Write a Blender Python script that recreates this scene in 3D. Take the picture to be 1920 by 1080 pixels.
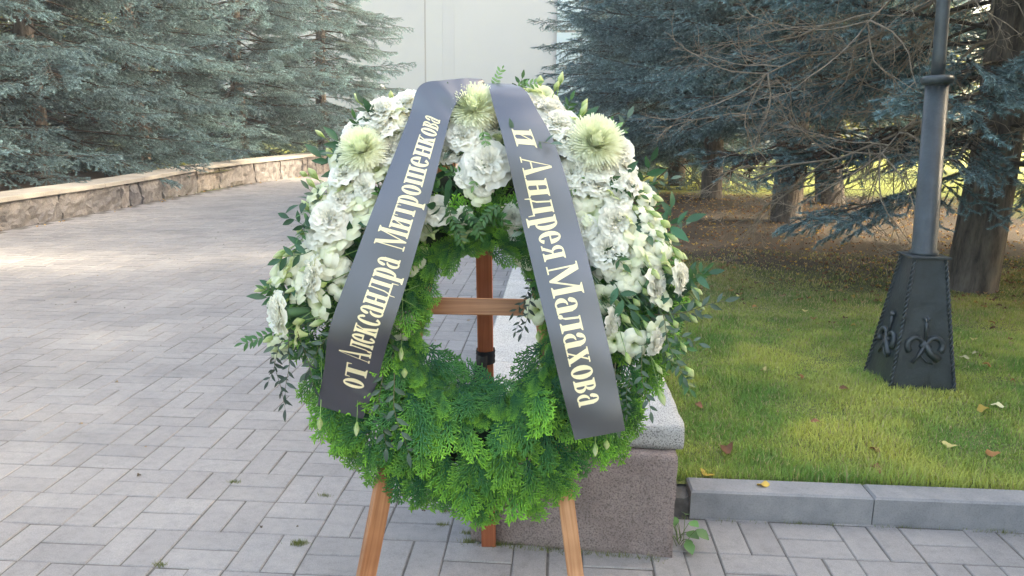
import bpy, math, random
import numpy as np
from mathutils import Vector, Matrix, noise
R = math.radians
for o in list(bpy.data.objects): bpy.data.objects.remove(o)
scn = bpy.context.scene
COL = scn.collection

# ------------------------------------------------------------------ camera
FPX = 1450.0; PITCH = 11.9; YAW = 3.2; ROLL = 0.8; CAMZ = 1.5
cam_d = bpy.data.cameras.new("camera"); cam = bpy.data.objects.new("camera", cam_d); COL.objects.link(cam)
cam_d.sensor_width = 36.0; cam_d.lens = 36.0 * FPX / 1920.0
cam_d.clip_start = 0.05; cam_d.clip_end = 2000
CAM_M = Matrix.Translation((0, 0, CAMZ)) @ Matrix.Rotation(R(YAW), 4, 'Z') @ Matrix.Rotation(R(90 - PITCH), 4, 'X') @ Matrix.Rotation(R(ROLL), 4, 'Z')
cam.matrix_world = CAM_M
scn.camera = cam

# ------------------------------------------------------------------ light
SUN_EL, SUN_AZ = 31.0, 78.0      # azimuth clockwise from +Y (the way the path runs)
w = bpy.data.worlds.new("World"); scn.world = w; w.use_nodes = True
nt = w.node_tree; nt.nodes.clear()
sky = nt.nodes.new('ShaderNodeTexSky'); sky.sky_type = 'NISHITA'; sky.sun_disc = False
sky.sun_elevation = R(SUN_EL); sky.sun_rotation = R(SUN_AZ)
sky.dust_density = 5.0; sky.air_density = 1.0; sky.ozone_density = 1.0
bg = nt.nodes.new('ShaderNodeBackground'); bg.inputs[1].default_value = 0.15
wo = nt.nodes.new('ShaderNodeOutputWorld')
nt.links.new(sky.outputs[0], bg.inputs[0]); nt.links.new(bg.outputs[0], wo.inputs[0])
sd = bpy.data.lights.new("sun", 'SUN'); sd.energy = 1.5; sd.angle = R(2.5); sd.color = (1.0, 0.93, 0.82)
sun = bpy.data.objects.new("sun", sd); COL.objects.link(sun)
_dir = Vector((math.sin(R(SUN_AZ)) * math.cos(R(SUN_EL)), math.cos(R(SUN_AZ)) * math.cos(R(SUN_EL)), math.sin(R(SUN_EL))))
sun.rotation_euler = _dir.to_track_quat('Z', 'Y').to_euler(); sun.location = _dir * 30
vs = scn.view_settings; vs.view_transform = 'Standard'; vs.look = 'None'; vs.gamma = 1.0; vs.use_curve_mapping = False
vs.exposure = 3.08
vs.use_white_balance = True; vs.white_balance_temperature = 8000; vs.white_balance_tint = 6
scn.cycles.max_bounces = 6; scn.cycles.transparent_max_bounces = 4

# ------------------------------------------------------------------ helpers
rng = np.random.default_rng(7)
def cam_ray(px, py):
    v = Vector(((px - 960) / FPX, -(py - 540) / FPX, -1.0)).normalized()
    return (CAM_M.to_3x3() @ v).normalized()
C0 = Vector((0, 0, CAMZ))
def gp(px, py, z=0.0):
    d = cam_ray(px, py); return C0 + d * ((z - CAMZ) / d.z)
def at_y(px, py, Y):
    d = cam_ray(px, py); return C0 + d * (Y / d.y)
def on_plane(px, py, p0, n):
    d = cam_ray(px, py); return C0 + d * ((p0 - C0).dot(n) / d.dot(n))

ORGANIC = {'petal', 'leaf_green', 'thuja_green', 'spruce_needles', 'grass_blades', 'broad_leaves', 'dry_leaf', 'dead_twig_bark', 'spruce_bark'}
class MB:
    """collects geometry (vertices, triangles, quads, n-gons, a colour per vertex) and links it as ONE mesh object"""
    def __init__(s): s.v = []; s.t = []; s.q = []; s.g = []; s.c = []; s.n = 0
    def add(s, v, tris=None, quads=None, col=None, ngons=None):
        v = np.asarray(v, dtype=np.float64).reshape(-1, 3)
        if tris is not None and len(tris): s.t.append(np.asarray(tris, dtype=np.int64).reshape(-1, 3) + s.n)
        if quads is not None and len(quads): s.q.append(np.asarray(quads, dtype=np.int64).reshape(-1, 4) + s.n)
        if ngons: s.g += [[i + s.n for i in f] for f in ngons]
        c = np.ones((len(v), 3))
        if col is not None: c[:] = np.asarray(col)
        s.c.append(c); s.v.append(v); s.n += len(v)
    def arrays(s):
        v = np.concatenate(s.v); c = np.concatenate(s.c)
        t = np.concatenate(s.t) if s.t else np.zeros((0, 3), np.int64)
        q = np.concatenate(s.q) if s.q else np.zeros((0, 4), np.int64)
        return v, t, q, c
    def mesh(s, name, mat, smooth=False):
        v, t, q, c = s.arrays()
        me = bpy.data.meshes.new(name)
        g = s.g
        nl = len(t) * 3 + len(q) * 4 + sum(len(f) for f in g)
        me.vertices.add(len(v)); me.vertices.foreach_set('co', v.astype(np.float32).ravel())
        me.loops.add(nl)
        li = np.concatenate([t.ravel(), q.ravel(), np.array([i for f in g for i in f], dtype=np.int64)])
        me.loops.foreach_set('vertex_index', li.astype(np.int32))
        tot = np.concatenate([np.full(len(t), 3), np.full(len(q), 4), np.array([len(f) for f in g], dtype=np.int64)])
        st = np.concatenate([[0], np.cumsum(tot)[:-1]])
        me.polygons.add(len(tot)); me.polygons.foreach_set('loop_start', st.astype(np.int32))
        smooth = smooth or (mat is not None and mat.name in ORGANIC)
        me.polygons.foreach_set('use_smooth', np.full(len(tot), bool(smooth)))
        a = me.color_attributes.new('Col', 'FLOAT_COLOR', 'POINT')
        cc = np.ones((len(v), 4), np.float32); cc[:, :3] = c
        a.data.foreach_set('color', cc.ravel())
        me.update(calc_edges=True)
        if mat: me.materials.append(mat)
        return me
    def build(s, name, mat, parent=None, smooth=False):
        return obj(name, s.mesh(name, mat, smooth), parent)

def obj(name, me, parent=None, mw=None):
    o = bpy.data.objects.new(name, me); COL.objects.link(o)
    if mw is not None: o.matrix_world = mw
    if parent is not None: adopt(o, parent)
    return o
def adopt(o, parent):
    """parent keeps world coordinates"""
    o.parent = parent; o.matrix_parent_inverse = WM[parent.name].inverted() if parent.name in WM else Matrix()
WM = {}
def tag(o, label=None, cat=None, group=None, kind=None):
    if label: o['label'] = label
    if cat: o['category'] = cat
    if group: o['group'] = group
    if kind: o['kind'] = kind
    return o
def empty(name, loc, rz=0.0):
    o = bpy.data.objects.new(name, None); COL.objects.link(o); o.empty_display_size = 0.1
    m = Matrix.Translation(loc) @ Matrix.Rotation(rz, 4, 'Z'); o.matrix_world = m; WM[o.name] = m
    return o
def basis(xd, zd, loc, s=1.0):
    x = Vector(xd).normalized(); z = Vector(zd); z = (z - x * z.dot(x)).normalized(); y = z.cross(x)
    m = Matrix(((x.x * s, y.x * s, z.x * s, loc[0]), (x.y * s, y.y * s, z.y * s, loc[1]), (x.z * s, y.z * s, z.z * s, loc[2]), (0, 0, 0, 1)))
    return m
def zbasis(zd, loc, s=1.0, spin=0.0):
    z = Vector(zd).normalized(); a = Vector((1, 0, 0)) if abs(z.x) < 0.9 else Vector((0, 1, 0))
    x = (a - z * a.dot(z)).normalized()
    return basis(x, z, loc, s) @ Matrix.Rotation(spin, 4, 'Z')

def tube(mb, pts, rad, sides=6, col=(1, 1, 1), cap=True, flat=1.0):
    pts = np.asarray([tuple(p) for p in pts], float); n = len(pts)
    rad = np.broadcast_to(np.asarray(rad, float), (n,))
    tan = np.gradient(pts, axis=0); tan /= np.linalg.norm(tan, axis=1)[:, None] + 1e-12
    ref = np.array([0, 0, 1.0]) if abs(tan[0][2]) < 0.9 else np.array([1.0, 0, 0])
    V = []
    for i in range(n):
        a = ref - tan[i] * np.dot(ref, tan[i]); a /= np.linalg.norm(a) + 1e-12; ref = a
        b = np.cross(tan[i], a)
        an = np.arange(sides) * 2 * math.pi / sides
        V.append(pts[i] + rad[i] * (np.cos(an)[:, None] * a * flat + np.sin(an)[:, None] * b))
    V = np.concatenate(V); Q = []
    for i in range(n - 1):
        for k in range(sides):
            k2 = (k + 1) % sides
            Q.append((i * sides + k, i * sides + k2, (i + 1) * sides + k2, (i + 1) * sides + k))
    g = [list(range(sides))[::-1], [(n - 1) * sides + k for k in range(sides)]] if cap else None
    c = col
    if isinstance(col, np.ndarray) and col.shape == (n, 3): c = np.repeat(col, sides, axis=0)
    mb.add(V, quads=Q, ngons=g, col=c)

def box(mb, x0, x1, y0, y1, z0, z1, ch=0.0, col=(1, 1, 1), M=None):
    """box with its top and side edges chamfered"""
    c = ch
    V = []
    def ring(ix, z): return [(x0 + ix, y0 + ix, z), (x1 - ix, y0 + ix, z), (x1 - ix, y1 - ix, z), (x0 + ix, y1 - ix, z)]
    levels = [(c, z0), (0, z0 + c), (0, z1 - c), (c, z1)] if c > 0 else [(0, z0), (0, z1)]
    for ix, z in levels: V += ring(ix, z)
    F = [[3, 2, 1, 0]]
    L = len(levels)
    for l in range(L - 1):
        for k in range(4):
            k2 = (k + 1) % 4; F.append([l * 4 + k, l * 4 + k2, (l + 1) * 4 + k2, (l + 1) * 4 + k])
    F.append([(L - 1) * 4 + k for k in range(4)])
    V = np.array(V)
    if M is not None: V = np.array([tuple(M @ Vector(v)) for v in V])
    mb.add(V, quads=F, col=col)

def rough_box(sx, sy, sz, n, amp, scale, seed, M=None, keep_top=False, round_=0.15):
    """subdivided box with noise-displaced split faces; returns an MB"""
    nx, ny, nz = n; idx = {}; V = []; Q = []
    def vid(i, j, k):
        key = (i, j, k)
        if key not in idx: idx[key] = len(V); V.append((i / nx, j / ny, k / nz))
        return idx[key]
    for i in range(nx):
        for j in range(ny):
            Q.append((vid(i, j, 0), vid(i, j + 1, 0), vid(i + 1, j + 1, 0), vid(i + 1, j, 0)))
            Q.append((vid(i, j, nz), vid(i + 1, j, nz), vid(i + 1, j + 1, nz), vid(i, j + 1, nz)))
    for i in range(nx):
        for k in range(nz):
            Q.append((vid(i, 0, k), vid(i + 1, 0, k), vid(i + 1, 0, k + 1), vid(i, 0, k + 1)))
            Q.append((vid(i, ny, k), vid(i, ny, k + 1), vid(i + 1, ny, k + 1), vid(i + 1, ny, k)))
    for j in range(ny):
        for k in range(nz):
            Q.append((vid(0, j, k), vid(0, j, k + 1), vid(0, j + 1, k + 1), vid(0, j + 1, k)))
            Q.append((vid(nx, j, k), vid(nx, j + 1, k), vid(nx, j + 1, k + 1), vid(nx, j, k + 1)))
    out = []
    for (a, b, c) in V:
        p = Vector((a * sx, b * sy, c * sz))
        e = sum(1 for t in (a, b, c) if t < 1e-6 or t > 1 - 1e-6)
        d = noise.noise_vector(p * scale + Vector((seed * 3.7, seed * 1.3, 0))) + noise.noise_vector(p * scale * 2.7 + Vector((seed, 9, 0))) * 0.45
        cen = Vector((sx / 2, sy / 2, sz / 2))
        if e >= 2: p += (cen - p).normalized() * amp * round_ * 6 * (0.6 if e == 2 else 1.0)
        m = Vector((amp, amp, amp if not (keep_top and c > 0.99) else amp * 0.1))
        p += Vector((d.x * m.x, d.y * m.y, d.z * m.z))
        if M is not None: p = M @ p
        out.append(tuple(p))
    mb = MB(); mb.add(out, quads=Q); return mb

# ------------------------------------------------------------------ materials
def new_mat(name):
    m = bpy.data.materials.new(name); m.use_nodes = True
    n = m.node_tree; p = n.nodes['Principled BSDF']; return m, n, p
def ramp(n, fac, stops):
    r = n.nodes.new('ShaderNodeValToRGB'); e = r.color_ramp.elements
    e[0].position, e[0].color = stops[0][0], (*stops[0][1], 1)
    e[1].position, e[1].color = stops[-1][0], (*stops[-1][1], 1)
    for p_, c_ in stops[1:-1]:
        q = e.new(p_); q.color = (*c_, 1)
    n.links.new(fac, r.inputs[0]); return r.outputs[0]
def noise_n(n, scale, detail=4, rough=0.6, coord='Object', dist=0.0):
    tc = n.nodes.new('ShaderNodeTexCoord'); t = n.nodes.new('ShaderNodeTexNoise')
    t.inputs['Scale'].default_value = scale; t.inputs['Detail'].default_value = detail
    t.inputs['Roughness'].default_value = rough; t.inputs['Distortion'].default_value = dist
    n.links.new(tc.outputs[coord], t.inputs['Vector']); return t
def mixc(n, mode, fac, a, b):
    m = n.nodes.new('ShaderNodeMix'); m.data_type = 'RGBA'; m.blend_type = mode
    for sock, val in ((m.inputs[0], fac), (m.inputs[6], a), (m.inputs[7], b)):
        if hasattr(val, 'links') or hasattr(val, 'is_linked'): n.links.new(val, sock)
        elif isinstance(val, tuple): sock.default_value = (*val, 1)
        else: sock.default_value = val
    return m.outputs[2]
def bump(n, p, h, strength=0.3, dist=0.01):
    b = n.nodes.new('ShaderNodeBump'); b.inputs['Strength'].default_value = strength; b.inputs['Distance'].default_value = dist
    n.links.new(h, b.inputs['Height']); n.links.new(b.outputs[0], p.inputs['Normal'])
def obj_random(n): return n.nodes.new('ShaderNodeObjectInfo').outputs['Random']

def leafy(name, rough=0.5, transl=0.3, var=0.18, spec=0.3, tint=(1, 1, 1), tintT=(1.0, 1.0, 0.7)):
    """colour comes from the attribute on the leaf; small hue changes from piece to piece"""
    m, n, p = new_mat(name)
    a = n.nodes.new('ShaderNodeAttribute'); a.attribute_name = 'Col'
    hs = n.nodes.new('ShaderNodeHueSaturation')
    mr = n.nodes.new('ShaderNodeMapRange'); mr.inputs[3].default_value = 1 - var; mr.inputs[4].default_value = 1 + var
    n.links.new(obj_random(n), mr.inputs[0]); n.links.new(mr.outputs[0], hs.inputs['Value'])
    n.links.new(mixc(n, 'MULTIPLY', 1.0, a.outputs['Color'], tint), hs.inputs['Color'])
    n.links.new(hs.outputs[0], p.inputs['Base Color'])
    p.inputs['Roughness'].default_value = rough; p.inputs['Specular IOR Level'].default_value = spec
    if transl > 0:
        t = n.nodes.new('ShaderNodeBsdfTranslucent'); mx = n.nodes.new('ShaderNodeMixShader'); mx.inputs[0].default_value = transl
        n.links.new(mixc(n, 'MULTIPLY', 1.0, hs.outputs[0], tintT), t.inputs[0])
        out = n.nodes['Material Output']
        n.links.new(p.outputs[0], mx.inputs[1]); n.links.new(t.outputs[0], mx.inputs[2]); n.links.new(mx.outputs[0], out.inputs[0])
    return m

M_THUJA = leafy('thuja_green', 0.5, 0.22, 0.25, 0.35)
M_LEAF = leafy('leaf_green', 0.38, 0.25, 0.25, 0.45)
M_PETAL = leafy('petal', 0.65, 0.4, 0.06, 0.2, tintT=(1, 1, 0.95))
M_NEEDLE = leafy('spruce_needles', 0.6, 0.12, 0.22, 0.25)
M_GRASS = leafy('grass_blades', 0.5, 0.4, 0.0, 0.2)
M_DEC = leafy('broad_leaves', 0.5, 0.45, 0.2, 0.2)
M_FALLEN = leafy('dry_leaf', 0.6, 0.2, 0.25, 0.2)

def bark(name, c1, c2, scale=14):
    m, n, p = new_mat(name)
    tc = n.nodes.new('ShaderNodeTexCoord'); mp = n.nodes.new('ShaderNodeMapping'); mp.inputs['Scale'].default_value = (1, 1, 0.22)
    t = n.nodes.new('ShaderNodeTexNoise'); t.inputs['Scale'].default_value = scale; t.inputs['Detail'].default_value = 8; t.inputs['Roughness'].default_value = .7
    n.links.new(tc.outputs['Object'], mp.inputs[0]); n.links.new(mp.outputs[0], t.inputs[0])
    n.links.new(ramp(n, t.outputs[0], [(0.35, c1), (0.65, c2)]), p.inputs['Base Color'])
    p.inputs['Roughness'].default_value = 0.9; bump(n, p, t.outputs[0], 1.0, 0.04); return m
M_BARK = bark('spruce_bark', (0.05, 0.04, 0.035), (0.2, 0.165, 0.14))
M_TWIG = bark('dead_twig_bark', (0.22, 0.17, 0.12), (0.42, 0.34, 0.26), 30)

def paver_mat(name, use_attr):
    m, n, p = new_mat(name)
    if use_attr:
        a = n.nodes.new('ShaderNodeAttribute'); a.attribute_name = 'Col'; fac = a.outputs['Fac']
    else: fac = obj_random(n)
    base = ramp(n, fac, [(0.0, (0.245, 0.236, 0.238)), (0.5, (0.264, 0.255, 0.257)), (1.0, (0.285, 0.275, 0.275))])
    big = noise_n(n, 1.3, 4, .6, 'Object' if use_attr else 'Object')
    tc = n.nodes.new('ShaderNodeNewGeometry')
    n.links.new(tc.outputs['Position'], big.inputs['Vector'])
    fine = noise_n(n, 260, 3, .7); n.links.new(tc.outputs['Position'], fine.inputs['Vector'])
    mid = noise_n(n, 22, 5, .7); n.links.new(tc.outputs['Position'], mid.inputs['Vector'])
    c = mixc(n, 'MULTIPLY', 1.0, base, ramp(n, big.outputs[0], [(0.3, (0.80, 0.80, 0.80)), (0.5, (1.0, 0.99, 0.98)), (0.7, (1.12, 1.11, 1.09))]))
    c = mixc(n, 'MULTIPLY', 1.0, c, ramp(n, fine.outputs[0], [(0.3, (0.78, 0.78, 0.78)), (0.7, (1.2, 1.2, 1.2))]))
    c = mixc(n, 'MULTIPLY', 1.0, c, ramp(n, mid.outputs[0], [(0.25, (0.8, 0.8, 0.8)), (0.5, (1.0, 1.0, 1.0)), (0.8, (1.15, 1.13, 1.1))]))
    n.links.new(c, p.inputs['Base Color']); p.inputs['Roughness'].default_value = 0.75; p.inputs['Specular IOR Level'].default_value = 0.35
    bump(n, p, fine.outputs[0], 0.35, 0.002); return m
M_PAVER = paver_mat('grey_paver', False); M_PAVER_S = paver_mat('grey_paver_far', True)

def stone_mat(name, c1, c2, c3, speck=0.0, sp_scale=350, big_scale=3.0, rnd=0.0, bstr=0.5, rough=0.85):
    m, n, p = new_mat(name)
    g = n.nodes.new('ShaderNodeNewGeometry')
    a = noise_n(n, big_scale, 6, .65); n.links.new(g.outputs['Position'], a.inputs['Vector'])
    c = ramp(n, a.outputs[0], [(0.3, c1), (0.5, c2), (0.72, c3)])
    f = noise_n(n, sp_scale, 2, .6); n.links.new(g.outputs['Position'], f.inputs['Vector'])
    if speck:
        c = mixc(n, 'MULTIPLY', 1.0, c, ramp(n, f.outputs[0], [(0.36, (1 - speck,) * 3), (0.47, (1, 1, 1)), (0.6, (1 + speck * .4,) * 3)]))
    if rnd:
        c = mixc(n, 'MULTIPLY', 1.0, c, ramp(n, obj_random(n), [(0, (1 - rnd, 1 - rnd, 1 - rnd * .9)), (0.5, (1, 0.98, 0.96)), (1, (1 + rnd, 1 + rnd * .7, 1 + rnd * .35))]))
    n.links.new(c, p.inputs['Base Color']); p.inputs['Roughness'].default_value = rough
    md = noise_n(n, 30, 6, .7); n.links.new(g.outputs['Position'], md.inputs['Vector'])
    bump(n, p, md.outputs[0], bstr, 0.02); return m
M_WALLSTONE = stone_mat('split_wall_stone', (0.11, 0.103, 0.102), (0.18, 0.168, 0.168), (0.25, 0.235, 0.232), 0.3, 90, 5, 0.3, 1.0)
M_CAP = stone_mat('beige_cap_stone', (0.27, 0.25, 0.225), (0.33, 0.31, 0.28), (0.39, 0.365, 0.325), 0.12, 90, 2, 0.06, 0.3)
M_PINK = stone_mat('pink_granite', (0.17, 0.13, 0.12), (0.235, 0.185, 0.172), (0.30, 0.24, 0.225), 0.45, 170, 5, 0.0, 0.6)
M_GRANCAP = stone_mat('speckled_grey_granite', (0.32, 0.32, 0.315), (0.38, 0.38, 0.375), (0.45, 0.445, 0.435), 0.65, 210, 4, 0.0, 0.15, 0.6)
M_KERB = stone_mat('grey_concrete_kerb', (0.17, 0.175, 0.19), (0.22, 0.225, 0.24), (0.28, 0.28, 0.29), 0.12, 160, 6, 0.08, 0.15)

def simple(name, col, rough=0.6, metal=0.0, var=None, bscale=None, bstr=0.2, spec=0.5):
    m, n, p = new_mat(name)
    p.inputs['Base Color'].default_value = (*col, 1); p.inputs['Roughness'].default_value = rough; p.inputs['Metallic'].default_value = metal
    p.inputs['Specular IOR Level'].default_value = spec
    if var:
        t = noise_n(n, var[0], 5, .65)
        n.links.new(mixc(n, 'MULTIPLY', 1.0, col, ramp(n, t.outputs[0], [(0.3, (1 - var[1],) * 3), (0.7, (1 + var[1],) * 3)])), p.inputs['Base Color'])
    if bscale:
        t = noise_n(n, bscale, 4, .6); bump(n, p, t.outputs[0], bstr, 0.004)
    return m
M_SOIL = simple('joint_soil', (0.10, 0.092, 0.085), 0.95, 0, (20, 0.4))
M_POST = simple('black_green_enamel', (0.034, 0.044, 0.05), 0.36, 0, (9, 0.35), 60, 0.5)
M_BLACK = simple('black_tape', (0.012, 0.012, 0.016), 0.4)
M_WHITEGL = simple('opal_glass', (0.8, 0.8, 0.78), 0.2)

def wood(name, c1, c2):
    m, n, p = new_mat(name)
    tc = n.nodes.new('ShaderNodeTexCoord'); mp = n.nodes.new('ShaderNodeMapping'); mp.inputs['Scale'].default_value = (60, 60, 1.6)
    t = n.nodes.new('ShaderNodeTexNoise'); t.inputs['Scale'].default_value = 2.2; t.inputs['Detail'].default_value = 6; t.inputs['Distortion'].default_value = 0.6
    n.links.new(tc.outputs['Object'], mp.inputs[0]); n.links.new(mp.outputs[0], t.inputs[0])
    c = ramp(n, t.outputs[0], [(0.3, c1), (0.7, c2)])
    b = noise_n(n, 5, 3, .5)
    c = mixc(n, 'MULTIPLY', 1.0, c, ramp(n, b.outputs[0], [(0.3, (0.72, 0.66, 0.6)), (0.6, (1.08, 1.08, 1.08))]))
    n.links.new(c, p.inputs['Base Color']); p.inputs['Roughness'].default_value = 0.42; bump(n, p, t.outputs[0], 0.15, 0.002); return m
M_WOOD = wood('varnished_wood', (0.30, 0.115, 0.045), (0.50, 0.23, 0.105))
M_WOODR = wood('red_brown_wood', (0.28, 0.075, 0.03), (0.42, 0.14, 0.065))
M_WOODL = wood('light_varnished_wood', (0.42, 0.19, 0.085), (0.62, 0.34, 0.18))

# ribbon: satin polymer, and foil print
M_RIBBON, n_, p_ = new_mat('black_satin_ribbon')
p_.inputs['Base Color'].default_value = (0.012, 0.012, 0.022, 1); p_.inputs['Roughness'].default_value = 0.38; p_.inputs['IOR'].default_value = 2.3; p_.inputs['Specular Tint'].default_value = (0.92, 0.94, 1, 1)
p_.inputs['Coat Weight'].default_value = 0.0
M_FOIL, n_, p_ = new_mat('pale_gold_foil')
p_.inputs['Base Color'].default_value = (0.90, 0.78, 0.50, 1); p_.inputs['Roughness'].default_value = 0.5; p_.inputs['Metallic'].default_value = 0.25

# ------------------------------------------------------------------ air: thin autumn haze
M_HAZE = bpy.data.materials.new('haze'); M_HAZE.use_nodes = True; n_ = M_HAZE.node_tree; n_.nodes.clear()
v_ = n_.nodes.new('ShaderNodeVolumePrincipled'); v_.inputs['Density'].default_value = 0.002; v_.inputs['Color'].default_value = (.93, .95, 1, 1); v_.inputs['Anisotropy'].default_value = 0.3
o_ = n_.nodes.new('ShaderNodeOutputMaterial'); n_.links.new(v_.outputs[0], o_.inputs['Volume'])
mb = MB(); box(mb, -90, 110, -40, 110, -1.1, 26); tag(mb.build('haze', M_HAZE), 'thin pale autumn haze in the air', None, None, 'stuff')
scn.cycles.volume_bounces = 1
# ------------------------------------------------------------------ ground
BL = gp(880, 1013); BR = gp(1250, 1046)
BX0, BX1 = BL.x, BR.x + 0.02
BY0 = BL.y; BSH = BL.y - BR.y
KERB_Y = gp(1640, 985).y
LAWN_Z = 0.085
def sheet(name, x0, x1, y0, y1, z, mat, nx=1, ny=1, rough=0.0):
    mb = MB(); xs = np.linspace(x0, x1, nx + 1); ys = np.linspace(y0, y1, ny + 1)
    X, Y = np.meshgrid(xs, ys); Z = np.full_like(X, z)
    if rough:
        for i in range(ny + 1):
            for j in range(nx + 1): Z[i, j] += rough * noise.noise(Vector((X[i, j] * .8, Y[i, j] * .8, 3)))
    V = np.stack([X.ravel(), Y.ravel(), Z.ravel()], 1); Q = []
    for i in range(ny):
        for j in range(nx):
            a = i * (nx + 1) + j; Q.append((a, a + 1, a + nx + 2, a + nx + 1))
    mb.add(V, quads=Q); return mb.build(name, mat)

def lawn_mat(name, far=False):
    m, n, p = new_mat(name)
    g = n.nodes.new('ShaderNodeNewGeometry')
    sx = n.nodes.new('ShaderNodeSeparateXYZ'); n.links.new(g.outputs['Position'], sx.inputs[0])
    a = noise_n(n, 0.5, 5, .65); n.links.new(g.outputs['Position'], a.inputs['Vector'])
    f = noise_n(n, 30, 5, .75); n.links.new(g.outputs['Position'], f.inputs['Vector'])
    green = ramp(n, f.outputs[0], [(0.3, (0.08, 0.10, 0.03)), (0.7, (0.19, 0.22, 0.065))])
    bright = ramp(n, f.outputs[0], [(0.3, (0.14, 0.17, 0.03)), (0.7, (0.30, 0.33, 0.06))])  # meadow green with its sunlit brightness put into the colour
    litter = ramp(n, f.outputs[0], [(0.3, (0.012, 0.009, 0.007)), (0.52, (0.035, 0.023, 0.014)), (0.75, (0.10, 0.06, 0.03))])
    def band(sock, lo, hi):
        mr = n.nodes.new('ShaderNodeMapRange'); mr.inputs[1].default_value = lo; mr.inputs[2].default_value = hi
        ad = n.nodes.new('ShaderNodeMath'); ad.operation = 'MULTIPLY_ADD'; ad.inputs[1].default_value = 2.2; n.links.new(a.outputs[0], ad.inputs[0])
        n.links.new(sock, ad.inputs[2]); n.links.new(ad.outputs[0], mr.inputs[0]); return mr.outputs[0]
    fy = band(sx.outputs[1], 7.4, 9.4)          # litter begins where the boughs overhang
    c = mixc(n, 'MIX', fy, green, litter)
    fx = band(sx.outputs[0], 8.5, 10.5)           # meadow beyond the trees, in the sunlit tone
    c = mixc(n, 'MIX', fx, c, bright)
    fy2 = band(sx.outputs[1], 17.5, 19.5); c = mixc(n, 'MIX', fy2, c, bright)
    n.links.new(c, p.inputs['Base Color']); p.inputs['Roughness'].default_value = 0.95
    bump(n, p, f.outputs[0], 0.6, 0.03); return m
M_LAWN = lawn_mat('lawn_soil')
M_FARGR = simple('meadow', (0.13, 0.16, 0.05), 0.95, 0, (0.3, 0.35), 4, 0.4)
tag(sheet('far_ground', -400, 400, -200, 700, -1.2, M_FARGR), 'open grassy ground far beyond the park', None, None, 'structure')
tag(sheet('ground', -89, 109, -39, 109, -0.03, M_FARGR), 'wide flat grassy ground reaching to the horizon', None, None, 'structure')
tag(sheet('path', -7.6, 8, -4, 45, -0.004, M_SOIL), 'dark soil bed under the grey pavers', None, None, 'structure')
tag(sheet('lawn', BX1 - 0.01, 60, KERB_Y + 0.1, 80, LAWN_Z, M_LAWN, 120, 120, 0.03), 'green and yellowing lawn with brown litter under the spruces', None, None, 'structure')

mb = rough_box(gp(1295, 980).x - BX1 + .06, 0.4, 0.11, (8, 8, 4), 0.015, 15, 5, Matrix.Translation((BX1 - .03, KERB_Y + .015, -0.03))); tag(mb.build('soil', M_SOIL), 'dark earth between the granite end block and the kerb', None, None, 'structure')
# pavers: pairs laid basket-weave, 240 x 120 mm
PS = 0.2447
pav_root = empty('pavement', (0, 2, 0)); tag(pav_root, 'grey concrete pavers laid in basket-weave pairs', None, None, 'structure')
def paver_mb(L, W, seed):
    mb = MB(); c = 0.0035
    box(mb, -L / 2, L / 2, -W / 2, W / 2, -0.04, 0.0, c); return mb
pm = [paver_mb(0.2405, 0.1175, i).mesh('paver', M_PAVER) for i in range(1)]
spots = []
for i in range(-32, 28):
    for j in range(4, 104):
        cx, cy = i * PS, j * PS
        for k in (-1, 1):
            if (i + j) % 2: x, y, a = cx, cy + k * PS / 4, 0.0
            else: x, y, a = cx + k * PS / 4, cy, math.pi / 2
            if y > KERB_Y + 0.08 and x > BX0 + 0.08: continue
            if x < -7.35 or y > 25: continue
            spots.append((x, y, a))
CI = CAM_M.inverted()
def proj(p):
    q = CI @ Vector(p); return (960 + FPX * q.x / -q.z, 540 - FPX * q.y / -q.z, -q.z)
def vis(s):
    if s[1] < 1.2: return None
    u, v, d = proj((s[0], s[1], 0)); return d if (-60 < u < 1980 and v < 1130) else None
ranked = sorted(range(len(spots)), key=lambda i: (vis(spots[i]) or 1e3))
near = set(ranked[:300])
rnd = random.Random(5)
far_mb = MB(); bv, bt, bq, bc = paver_mb(0.2405, 0.1175, 0).arrays()
for i, (x, y, a) in enumerate(spots):
    j = (rnd.uniform(-.0016, .0016), rnd.uniform(-.0016, .0016), rnd.uniform(-.0022, .0016)); da = rnd.gauss(0, 0.004)
    tl = (rnd.gauss(0, .004), rnd.gauss(0, .004))
    M = Matrix.Translation((x + j[0], y + j[1], j[2])) @ Matrix.Rotation(a + da, 4, 'Z') @ Matrix.Rotation(tl[0], 4, 'X') @ Matrix.Rotation(tl[1], 4, 'Y')
    if i in near: obj('paver', pm[0], pav_root, M)
    else:
        A = np.array(M); far_mb.add(bv @ A[:3, :3].T + A[:3, 3], quads=bq, col=(rnd.random(),) * 3)
fo = far_mb.build('distant_pavers', M_PAVER_S, pav_root); fo['kind'] = 'stuff'

# kerb
kr = empty('kerb', (BX1 + 0.06, KERB_Y, 0)); tag(kr, 'low grey concrete kerb between the pavers and the lawn', None, None, 'structure')
kx = gp(1295, 980).x; joint = gp(1642, 995).x
xs = [kx, joint]
while xs[-1] < 9: xs.append(xs[-1] + 1.0)
for a, b in zip(xs[:-1], xs[1:]):
    mb = MB(); box(mb, a + .002, b - .002, KERB_Y, KERB_Y + 0.125, -0.05, 0.115, 0.008); mb.build('kerb_stone', M_KERB, kr)

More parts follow.
